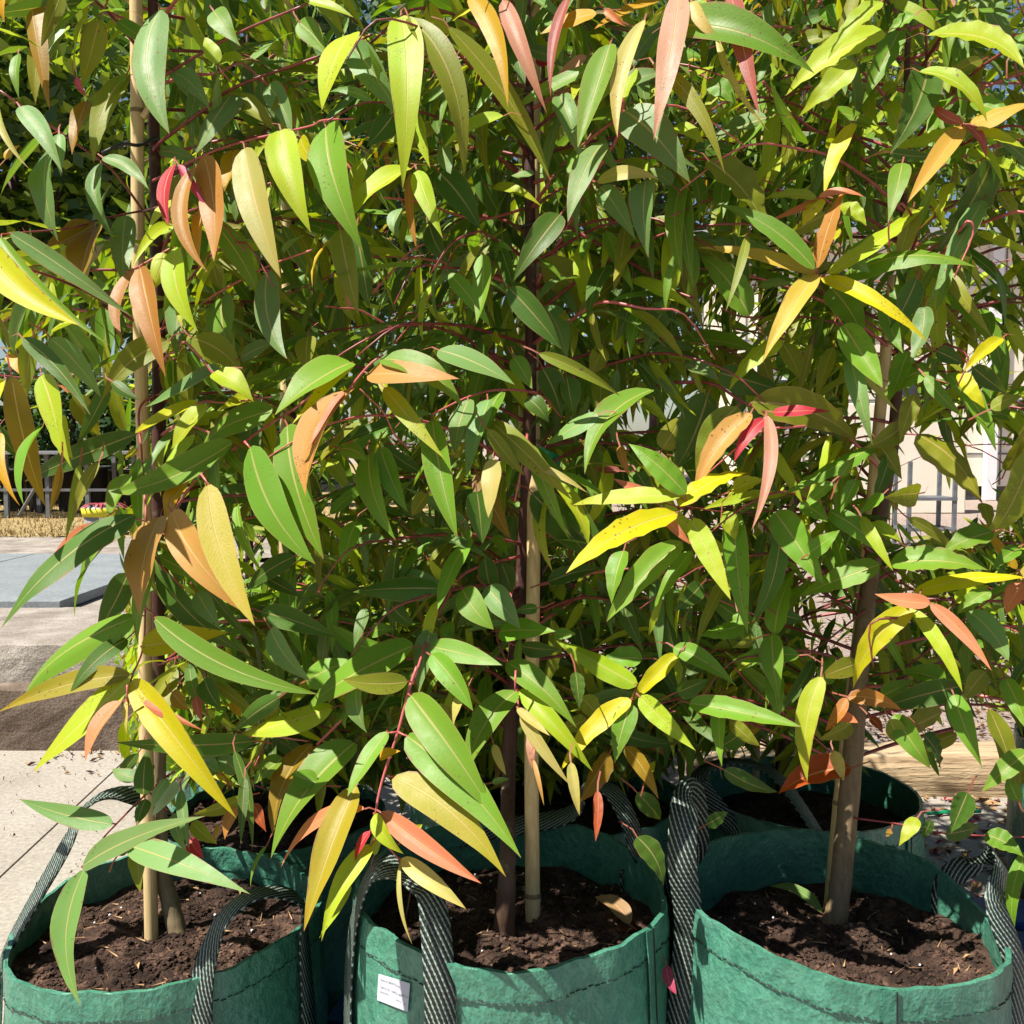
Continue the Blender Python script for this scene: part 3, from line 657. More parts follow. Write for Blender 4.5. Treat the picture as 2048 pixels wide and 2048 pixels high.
# right bag
yc = BC['cy']
path3(BC, 193, [at(1288 * S, 1640 * S, yc - .07), at(1288 * S, 1560 * S, yc - .05), at(1294 * S, 1505 * S, yc - .01), at(1306 * S, 1500 * S, yc + .03), at(1312 * S, 1590 * S, yc + .06)], 160, [(-.3, -1, 0), (-.3, -1, 0), (.1, -1, .2), (.1, -1, .1), (0, -1, 0)], .3)
path3(BC, 338, [at(1876 * S, 1700 * S, yc - .06), at(1890 * S, 1640 * S, yc - .02), at(1868 * S, 1606 * S, yc + .03), at(1842 * S, 1625 * S, yc + .08)], 28, [(.5, -1, 0), (.5, -1, 0), (.4, -1, .2), (.2, -1, .4), (.2, -1, 0)], .3)
path3(BD, 215, [at(1318 * S, 1470 * S, BD['cy'] - .1), at(1370 * S, 1438 * S, BD['cy'] - .08), at(1430 * S, 1446 * S, BD['cy'] - .1), at(1480 * S, 1480 * S, BD['cy'] - .16)], 262, [(-.4, -1, 0), (-.5, -.2, .7), (0, 0, 1), (.5, -.4, .6), (0, -1, 0)], .15)

# white sticker on the middle bag
st = MB(); cs = [at(716 * S, 1841 * S, 0.9), at(772 * S, 1860 * S, .9), at(767 * S, 1908 * S, .9), at(714 * S, 1889 * S, .9)]
def on_bag(cfg, px, py, off):
    r_ = ray(px, py); best = None
    for i in range(400):
        Y = cfg['cy'] - cfg['r'] * 1.2 + cfg['r'] * 1.2 * i / 399; p = CAMV + r_ * (Y / r_.y)
        d = math.degrees(math.atan2((p.y - cfg['cy']), p.x - cfg['cx'])) % 360; q = bag_point(cfg, d, p.z, off)
        if math.hypot(p.x - cfg['cx'], p.y - cfg['cy']) <= math.hypot(q.x - cfg['cx'], q.y - cfg['cy']): return p
    return p
corners = [(757, 1948), (820, 1967), (815, 2024), (754, 2000)]
def bil(u, v, off):
    (a, b_, c_, d) = corners; x = (a[0] * (1 - u) + b_[0] * u) * (1 - v) + (d[0] * (1 - u) + c_[0] * u) * v; y = (a[1] * (1 - u) + b_[1] * u) * (1 - v) + (d[1] * (1 - u) + c_[1] * u) * v
    return on_bag(BB, x, y, off)
b = MB(); N = 6; v = [bil(i / N, j / N, .0035) for j in range(N + 1) for i in range(N + 1)]
b.add(v, [(j * (N + 1) + i, (j + 1) * (N + 1) + i, (j + 1) * (N + 1) + i + 1, j * (N + 1) + i + 1) for j in range(N) for i in range(N)])
lab = b.obj('sticker', M['label_paper'], BB['root'])
md = lab.modifiers.new('thick', 'SOLIDIFY'); md.thickness = .0008
b = MB(); r = random.Random(5)                # rows of fine print too small to read
for (vv, u0, u1) in ((.17, .07, .55), (.22, .60, .68), (.44, .06, .35), (.46, .42, .60), (.49, .66, .84), (.50, .90, .95), (.62, .06, .34), (.72, .60, .74), (.76, .88, .91)):
    u = u0
    while u < u1:
        du = r.uniform(.012, .026); hh = r.uniform(.02, .04)
        q = [bil(u, vv, .0049), bil(u + du, vv, .0049), bil(u + du, vv + hh, .0049), bil(u, vv + hh, .0049)]; b.add(q, [(0, 3, 2, 1)]); u += du + r.uniform(.006, .012)
tag(b.obj('fine_print', M['ink'], BB['root']), kind='stuff')

# soil
def soil(cfg, drop, label, seed, n=900, chips=True):
    r = random.Random(seed); cx, cy = cfg['cx'], cfg['cy']; z = cfg['rim'] - drop; b = MB(); NR, NA = 16, 64; v = [(cx, cy, z + .012)]
    ph = [r.uniform(0, 6) for _ in range(8)]
    def hgt(x, y): return .007 * math.sin(31 * x + ph[0]) * math.sin(27 * y + ph[1]) + .005 * math.sin(63 * x + ph[2] + 20 * y) + .004 * math.sin(71 * y + ph[3] - 33 * x)
    for k in range(1, NR + 1):
        for i in range(NA):
            a = 360 * i / NA; rr = k / NR; p = bag_point(cfg, a, z, -.004); x, y = cx + (p.x - cx) * rr, cy + (p.y - cy) * rr
            v.append((x, y, z + hgt(x, y) + .012 * (1 - rr) + r.uniform(-.003, .003)))
    f = [(0, 1 + i, 1 + (i + 1) % NA) for i in range(NA)] + [(1 + (k - 1) * NA + i, 1 + k * NA + i, 1 + k * NA + (i + 1) % NA, 1 + (k - 1) * NA + (i + 1) % NA) for k in range(1, NR) for i in range(NA)]
    b.add(v, f)
    ico = [(0, 0, 1), (.9, 0, .45), (.28, .85, .45), (-.72, .53, .45), (-.72, -.53, .45), (.28, -.85, .45), (.72, .53, -.45), (-.28, .85, -.45), (-.9, 0, -.45), (-.28, -.85, -.45), (.72, -.53, -.45)]
    icf = [(0, 1, 2), (0, 2, 3), (0, 3, 4), (0, 4, 5), (0, 5, 1), (1, 6, 2), (2, 6, 7), (2, 7, 3), (3, 7, 8), (3, 8, 4), (4, 8, 9), (4, 9, 5), (5, 9, 10), (5, 10, 1), (1, 10, 6)]
    for i in range(n):
        a = r.uniform(0, 6.283); rr = math.sqrt(r.random()) * .97; x, y = cx + math.cos(a) * rr * cfg['r'] * 1.0, cy + math.sin(a) * rr * cfg['r'] * 1.0
        s_ = r.choice((.0015, .002, .002, .003, .003, .004, .0058)) * r.uniform(.6, 1.2); chip = r.random() < .22
        ax = (s_ * 2.4, s_ * .7, s_ * .4) if chip else (s_ * r.uniform(.8, 1.3), s_ * r.uniform(.7, 1.1), s_ * r.uniform(.5, .9))
        ro = Matrix.Rotation(r.uniform(0, 6.3), 3, 'Z') @ Matrix.Rotation(r.uniform(-.7, .7), 3, 'X'); zz = z + hgt(x, y) + .012 * (1 - rr) + ax[2] * .4
        b.add([Vector((x, y, zz)) + ro @ Vector((q[0] * ax[0] * r.uniform(.75, 1.2), q[1] * ax[1], q[2] * ax[2])) for q in ico], icf, mi=1 if (r.random() < .22) else 0)
    for i in range(n // 55):                   # twiglets, leaf scraps and white perlite grains
        a = r.uniform(0, 6.283); rr = math.sqrt(r.random()) * .93; x, y = cx + math.cos(a) * rr * cfg['r'], cy + math.sin(a) * rr * cfg['r']; zz = z + hgt(x, y) + .012 * (1 - rr) + .004
        kind = r.random(); th = r.uniform(0, 6.3); c_, s_ = math.cos(th), math.sin(th)
        if kind < .76:
            L = r.uniform(.012, .03); wd = r.uniform(.0008, .0016); b.add([(x - c_ * L / 2 - s_ * wd, y - s_ * L / 2 + c_ * wd, zz), (x - c_ * L / 2 + s_ * wd, y - s_ * L / 2 - c_ * wd, zz + .001), (x + c_ * L / 2, y + s_ * L / 2, zz + r.uniform(0, .008))], [(0, 1, 2)], mi=2)
        elif kind < .86:
            L = r.uniform(.006, .016); W = L * r.uniform(.25, .5); b.add([(x - c_ * L, y - s_ * L, zz), (x + s_ * W, y - c_ * W, zz + .006), (x + c_ * L, y + s_ * L, zz + .002), (x - s_ * W, y + c_ * W, zz + .004)], [(0, 1, 2, 3)], mi=2)
        else:
            q_ = r.uniform(.0012, .0026); b.add([Vector((x, y, zz)) + Vector(q) * q_ for q in ico], icf, mi=3)
    o = b.obj('potting_soil', [M['soil'], M['bark_chip'], M['dry_leaf'], M['white_paint']], None, False); tag(o, label, 'soil', kind='stuff'); cfg['soil'] = z; return o
soil(BA, .055, 'brown crumbly potting soil in the left bag', 1, 5600); soil(BB, .075, 'dark potting soil in the middle bag', 2, 5000); soil(BC, .085, 'dark potting soil in the right bag', 3, 5000)
soil(BD, .09, 'shaded potting soil in the back bag beside the sleeper', 4, 400); soil(BE, .05, 'shaded potting soil in the bag behind the middle bag', 5, 400); soil(BF, .03, 'potting soil with chips in the bag behind the left bag', 6, 600)

# ------------------------------------------------------------------ bamboo stakes
def stake(p0, p1, rad, label, nodes, seed):
    r = random.Random(seed); p0, p1 = Vector(p0), Vector(p1); root = empty('bamboo_stake', p0, label, 'stake', 'bamboo stakes tied to the young trees')
    L = (p1 - p0).length; d = (p1 - p0) / L; pts = []; rd = []; k = 60
    for i in range(k + 1):
        s_ = L * i / k; wob = Vector((.0015 * math.sin(s_ * 9 + seed), .0015 * math.sin(s_ * 7 + 2 * seed), 0)); e = 0
        for q in nodes: e += .09 * math.exp(-((s_ - q) / .012) ** 2)
        pts.append(p0 + d * s_ + wob); rd.append(rad * (1 - .12 * i / k) * (1 + e))
    b = MB(); b.tube(pts, rd, 14); b.obj('cane', M['bamboo'], root, True)
    for q in nodes:
        c = p0 + d * q + Vector((.0015 * math.sin(q * 9 + seed), .0015 * math.sin(q * 7 + 2 * seed), 0)); b = MB(); rr = rad * (1 - .12 * q / L) * 1.09
        b.tube([c - d * .004, c - d * .0015, c + d * .001, c + d * .0035], [rr * .99, rr * 1.05, rr * 1.04, rr * .98], 14, False); b.obj('node_ring', M['bamboo_node'], root, True)
    return root
sa0, sa1 = onz(284 * S, 1800 * S, BA['soil'] - .02), at(250 * S, -330, 1.60)
s_a = stake(sa0, sa1, .0112, 'tall pale bamboo stake in the left bag, bare against the foliage at upper left', [.32, .72, 1.075, 1.38], 1)
c_ = at(270 * S, 222 * S, 1.585); b = MB(); b.tube(smooth_path([c_, c_ + Vector((.012, -.004, .02)), c_ + Vector((.016, -.004, .05))], 3), [.006, .005, .004, .0035, .003, .0025, .002], 6); b.obj('side_shoot', M['bamboo'], s_a, True)
sb0, sb1 = onz(1004 * S, 1775 * S, BB['soil'] - .02), at(1007 * S, -330, 1.74)
stake(sb0, sb1, .0115, 'straight bamboo stake in the middle bag beside the reddish trunk', [.07, .45, .78, 1.1], 2)
sc0, sc1 = onz(1563 * S, 1740 * S, BC['soil'] - .02), at(1688 * S, 520 * S, 1.60)
stake(sc0, sc1, .0105, 'bamboo stake in the right bag half hidden behind the leaning trunk', [.2, .6, .95, 1.3], 3)
sd0 = onz(1425 * S, 1510 * S, BD['soil'] - .02); stake(sd0, at(1445 * S, 0, sd0.y), .0115, 'shaded bamboo stake in the back bag beside the sleeper', [.2, .6, 1.0], 4)
sf0 = onz(532 * S, 1560 * S, BF['soil'] - .02); stake(sf0, at(545 * S, -100, sf0.y), .0125, 'bamboo stake in the bag behind the left bag', [.3, .7, 1.1], 5)
se0 = onz(985 * S, 1480 * S, BE['soil'] - .02); stake(se0, at(985 * S, -100, se0.y), .0115, 'bamboo stake in the bag behind the middle bag, mostly hidden', [.3, .7, 1.1], 6)

# ------------------------------------------------------------------ the young gum trees
TREES = {}
def tree(name, key, base, trunk_pts, radii, bark, label, group):
    root = empty('young_gum_tree', base, label, 'tree', group)
    b = MB(); pts = smooth_path(trunk_pts, 8); k = len(pts); rd = np.interp(np.linspace(0, 1, k), np.linspace(0, 1, len(radii)), radii)
    b.tube(pts, [x * (1 + .04 * math.sin(i * 2.3)) for i, x in enumerate(rd)], 10); b.obj('trunk', M[bark], root, True)
    TREES[key] = dict(root=root, trunk=pts, items=[], base=Vector(base), br=[])
T1 = onz(338 * S, 1772 * S, BA['soil']); T2 = onz(950 * S, 1772 * S, BB['soil']); T3 = onz(1572 * S, 1750 * S, BC['soil'])
tree('t', 1, T1, [T1 - Vector((0, 0, .03)), T1, at(318 * S, 1690 * S, T1.y + .01), at(303 * S, 1600 * S, 1.62), at(297 * S, 1200 * S, 1.63), at(300 * S, 700 * S, 1.63), at(291 * S, 250 * S, 1.63), at(288 * S, -60, 1.62), at(285 * S, -500, 1.62)], [.017, .0165, .015, .013, .012, .0115, .009, .008, .005], 'bark',
     'left young gum tree with long drooping leaves beside the tall pale stake', 'young gum trees in the front row')
tree('t', 2, T2, [T2 - Vector((0, 0, .03)), T2, at(957 * S, 1640 * S, T2.y), at(960 * S, 1450 * S, 1.58), at(978 * S, 1150 * S, 1.59), at(990 * S, 1060 * S, 1.59), at(1001 * S, 700 * S, 1.575), at(999 * S, 300 * S, 1.59), at(992 * S, -60, 1.6), at(995 * S, -500, 1.6)], [.020, .018, .0125, .0115, .0125, .014, .0095, .0085, .007, .004], 'bark_middle',
     'middle young gum tree with a straight dark red trunk and red leaf stems', 'young gum trees in the front row')
tree('t', 3, T3, [T3 - Vector((0, 0, .03)), T3, at(1583 * S, 1690 * S, T3.y), at(1607 * S, 1450 * S, 1.54), at(1628 * S, 1200 * S, 1.56), at(1662 * S, 950 * S, 1.58), at(1688 * S, 800 * S, 1.59), at(1705 * S, 400 * S, 1.6), at(1715 * S, -60, 1.6), at(1722 * S, -500, 1.6)], [.025, .021, .0175, .0165, .0145, .0135, .0095, .006, .004, .003], 'bark_right',
     'right young gum tree with a leaning tan trunk and narrow wavy leaves', 'young gum trees in the front row')
def back_tree(key, base, lean, label, h=2.5):
    base = Vector(base)
    tree('t', key, base, [base - Vector((0, 0, .03)), base + Vector((0, 0, .0)), base + Vector((lean * .3, 0, .6)), base + Vector((lean * .7, .02, 1.3)), base + Vector((lean, 0, h - base.z))], [.016, .015, .012, .010, .004], 'bark_middle', label, 'young gum trees in the back row')
back_tree(4, onz(548 * S, 1545 * S, BF['soil']), .03, 'back row gum tree filling the gap between the left and middle trees')
back_tree(5, onz(1010 * S, 1490 * S, BE['soil']), .02, 'back row gum tree directly behind the middle tree, in deep shade')
back_tree(6, onz(1475 * S, 1500 * S, BD['soil']), .03, 'back row gum tree behind the right tree, beside the sleeper')
back_tree(7, (1.64, 2.65, .4), .02, 'back row gum tree at the right edge of the picture')
back_tree(8, (-.80, 2.95, .4), .03, 'rearmost gum tree seen in glimpses behind the left tree')
back_tree(9, (-.08, 3.0, .4), .03, 'rearmost gum tree seen in glimpses behind the middle tree')
def hidden_bag(x, y, sd_, label):
    cfg = dict(cx=x, cy=y, z0=0.0, rim=.44, r=.23, seed=sd_); make_bag(cfg, label, 'green grow bags in the back row'); soil(cfg, .04, 'soil in the ' + label.replace('green ', ''), int(sd_ * 7), 60)
hidden_bag(1.64, 2.65, 3.3, 'green grow bag under the tree at the right edge')
hidden_bag(-.80, 2.95, 5.3, 'green grow bag at the rear behind the left tree')
hidden_bag(-.08, 3.0, 6.7, 'green grow bag at the rear behind the middle tree')

# ---- stems seen in front: crop points (tile, points), start and end distance, radius (crop px), tree, colour
TILE = dict(A=(0, 0), B=(680, 0), E=(1348, 0), D=(0, 680), M=(680, 680), N=(1348, 680), G=(0, 1348), H=(680, 1348), I=(1348, 1348))
CS = 700 / 1932
def px(tile, x, y): o = TILE[tile]; return (o[0] + x * CS, o[1] + y * CS)
STEMS = [
 ('A', [(0, 500), (270, 690), (520, 860), (640, 960), (790, 1165), (845, 1260)], 1.46, 1.60, 11, 1, 0), ('A', [(830, 470), (950, 390), (1300, 190), (1700, 20)], 1.60, 1.44, 13, 1, 0),
 ('A', [(850, 830), (880, 790), (1120, 610), (1300, 480), (1680, 340), (1930, 250), (2050, 190)], 1.62, 1.44, 14, 1, 0), ('A', [(840, 1000), (1120, 860), (1350, 780), (1700, 700), (1780, 665), (1950, 655)], 1.60, 1.36, 10, 1, 1),
 ('A', [(860, 1180), (790, 1165), (560, 1210), (380, 1260), (40, 1290)], 1.62, 1.38, 9, 1, 0), ('A', [(790, 1165), (990, 1110)], 1.5, 1.4, 8, 1, 0), ('A', [(700, 1500), (770, 1470), (980, 1350), (1100, 1290)], 1.42, 1.5, 10, 1, 1),
 ('A', [(860, 1830), (960, 1780), (1200, 1620), (1480, 1470), (1720, 1380)], 1.60, 1.36, 10, 1, 1),
 ('B', [(1060, 300), (480, 40), (150, 250), (60, 215)], 1.6, 1.42, 12, 2, 0), ('B', [(1570, 540), (1540, 740), (1390, 990), (1260, 1250), (1060, 1610)], 1.40, 1.59, 18, 2, 1), ('B', [(1260, 1250), (1450, 1360), (1640, 1470), (1820, 1590), (1960, 1650)], 1.5, 1.40, 13, 2, 0),
 ('B', [(1030, 1150), (760, 1210), (450, 1120), (240, 1090)], 1.6, 1.42, 11, 2, 1), ('B', [(300, 1900), (470, 1680), (620, 1400), (680, 1350), (800, 1400), (930, 1560)], 1.55, 1.46, 6, 2, 1), ('B', [(-80, 1690), (0, 1700), (100, 1710), (200, 1760), (300, 1820)], 1.42, 1.5, 9, 1, 1),
 ('B', [(180, 1620), (250, 1540), (400, 1380), (600, 1300)], 1.55, 1.5, 9, 2, 1), ('B', [(300, 1770), (400, 1730), (700, 1640), (1020, 1500)], 1.5, 1.6, 6, 2, 0),
 ('E', [(720, 0), (760, 120), (1000, 210), (1240, 330)], 1.46, 1.6, 12, 3, 0), ('E', [(490, 450), (620, 600), (760, 710), (860, 750), (1000, 850), (1240, 990)], 1.40, 1.6, 14, 3, 0), ('E', [(1375, -50), (1390, 360), (1300, 500)], 1.5, 1.6, 12, 3, 0), ('E', [(1240, 900), (1500, 760), (1590, 690)], 1.6, 1.38, 8, 3, 0),
 ('E', [(1260, 1900), (860, 1640), (790, 1500)], 1.6, 1.32, 9, 3, 0), ('E', [(1240, 1350), (830, 1100)], 1.6, 1.36, 8, 3, 0), ('E', [(260, 1700), (400, 1750), (800, 1760), (1230, 1900)], 1.45, 1.6, 10, 3, 0),
 ('D', [(860, 300), (770, 380), (780, 600), (795, 800), (808, 1000), (805, 1250), (803, 1450), (790, 1700), (722, 1880), (705, 2050)], 1.60, 1.32, 10, 1, 1), ('D', [(860, 1080), (930, 990), (1110, 740), (1350, 560), (1560, 420), (1640, 370), (1800, 240), (1950, 140)], 1.60, 1.34, 12, 1, 1),
 ('D', [(900, 420), (1110, 345), (1260, 345), (1500, 312)], 1.60, 1.42, 9, 1, 1), ('D', [(740, 985), (800, 1000)], 1.36, 1.36, 8, 1, 1), ('D', [(1350, 560), (1385, 600)], 1.35, 1.34, 9, 1, 1), ('D', [(1110, 740), (1160, 810)], 1.35, 1.34, 9, 1, 1), ('D', [(803, 1480), (910, 1560)], 1.35, 1.33, 8, 1, 1),
 ('M', [(0, 350), (60, 260), (160, 140), (240, 80)], 1.36, 1.36, 12, 1, 1), ('M', [(110, 270), (240, 400), (300, 520), (380, 600)], 1.36, 1.42, 8, 2, 1), ('M', [(510, 410), (720, 310), (890, 275), (1100, 300), (1220, 420)], 1.36, 1.5, 11, 2, 1), ('M', [(1010, 1190), (700, 1280), (560, 1480), (480, 1660), (400, 1900)], 1.58, 1.30, 13, 2, 1),
 ('M', [(990, 1420), (870, 1600), (900, 1730), (970, 1900), (985, 2030)], 1.58, 1.32, 10, 2, 1), ('M', [(1230, 560), (1430, 400), (1570, 320), (1760, 250), (1960, 225)], 1.6, 1.42, 12, 2, 0), ('M', [(330, 1000), (440, 1130), (530, 1300)], 1.5, 1.46, 8, 2, 0), ('M', [(1330, 1560), (1800, 1590), (1932, 1600)], 1.7, 1.6, 5, 3, 0),
 ('N', [(0, 235), (210, 240), (360, 330), (500, 400)], 1.44, 1.36, 14, 3, 0), ('N', [(1140, 1200), (1050, 1150), (1190, 1300), (1310, 1370), (1410, 1450)], 1.56, 1.32, 10, 3, 0), ('N', [(1240, 470), (1400, 390), (1480, 340)], 1.6, 1.5, 8, 3, 0), ('N', [(1100, 1180), (860, 960), (300, 950), (60, 915)], 1.56, 1.32, 8, 3, 0), ('N', [(1200, 250), (1390, 180), (1560, 175)], 1.6, 1.42, 9, 3, 0),
 ('N', [(1110, 1450), (700, 1750), (560, 1625)], 1.56, 1.42, 8, 3, 0), ('N', [(1060, 1860), (1300, 1790), (1650, 1500), (1932, 1330)], 1.55, 1.4, 8, 3, 0),
 ('G', [(960, 540), (930, 560), (800, 670), (640, 830), (560, 920), (465, 1070)], 1.55, 1.29, 9, 1, 0), ('G', [(703, 60), (700, 150)], 1.3, 1.3, 9, 1, 1), ('G', [(850, 420), (1400, 345), (1700, 370)], 1.6, 1.44, 9, 1, 1), ('G', [(2010, 60), (1932, 200), (1750, 390)], 1.36, 1.42, 10, 2, 1), ('G', [(640, 830), (625, 825)], 1.34, 1.33, 8, 1, 0), ('G', [(820, 650), (960, 780)], 1.42, 1.4, 7, 1, 0),
 ('H', [(425, -40), (380, 90), (320, 320), (230, 600), (190, 800), (180, 880)], 1.31, 1.25, 13, 2, 1), ('H', [(185, 870), (260, 950), (340, 1040)], 1.25, 1.26, 7, 2, 1), ('H', [(320, 320), (260, 325)], 1.28, 1.28, 9, 2, 1), ('H', [(320, 320), (370, 345)], 1.28, 1.27, 9, 2, 1), ('H', [(260, 560), (300, 570)], 1.26, 1.26, 9, 2, 1), ('H', [(970, -20), (965, 95)], 1.33, 1.32, 9, 2, 1), ('H', [(380, 90), (440, 160)], 1.3, 1.3, 8, 2, 1),
 ('H', [(1640, 60), (1620, 140)], 1.36, 1.36, 8, 3, 0),
 ('I', [(1010, 470), (1060, 440), (1270, 370), (1590, 290)], 1.53, 1.62, 17, 3, 0), ('I', [(990, 790), (1030, 800), (1250, 830), (1500, 880), (1932, 900), (2050, 890)], 1.52, 1.42, 9, 3, 0), ('I', [(330, -40), (500, 140), (690, 280), (940, 500)], 1.42, 1.52, 10, 3, 0), ('I', [(960, 130), (930, 200)], 1.5, 1.46, 6, 3, 0), ('I', [(1590, 70), (1900, 10)], 1.5, 1.5, 7, 3, 0),
]
STEM_S = []
for (tile, pts, y0, y1, rad, key, pink) in STEMS:
    n = len(pts); P3 = [at(*px(tile, *q), y0 + (y1 - y0) * i / (n - 1)) for i, q in enumerate(pts)]
    sm = smooth_path(P3, 5) if n > 2 else P3; ym = sum(p.y for p in sm) / len(sm); r0 = rad * CS * ym / F2 * .62
    k = len(sm); rev = y1 > y0
    rad_ = [r0 * (.75 + .5 * ((i if rev else k - 1 - i) / max(1, k - 1))) for i in range(k)]
    tr_ = TREES[key]; b = MB(); b.tube(sm, rad_, 7); b.obj('branch', M['twig_pink' if pink else 'twig'], tr_['root'], True)
    for p in sm: STEM_S.append((p, proj(p)))
    for p, q in zip(sm, sm[1:]): m_ = (p + q) / 2; STEM_S.append((m_, proj(m_)))

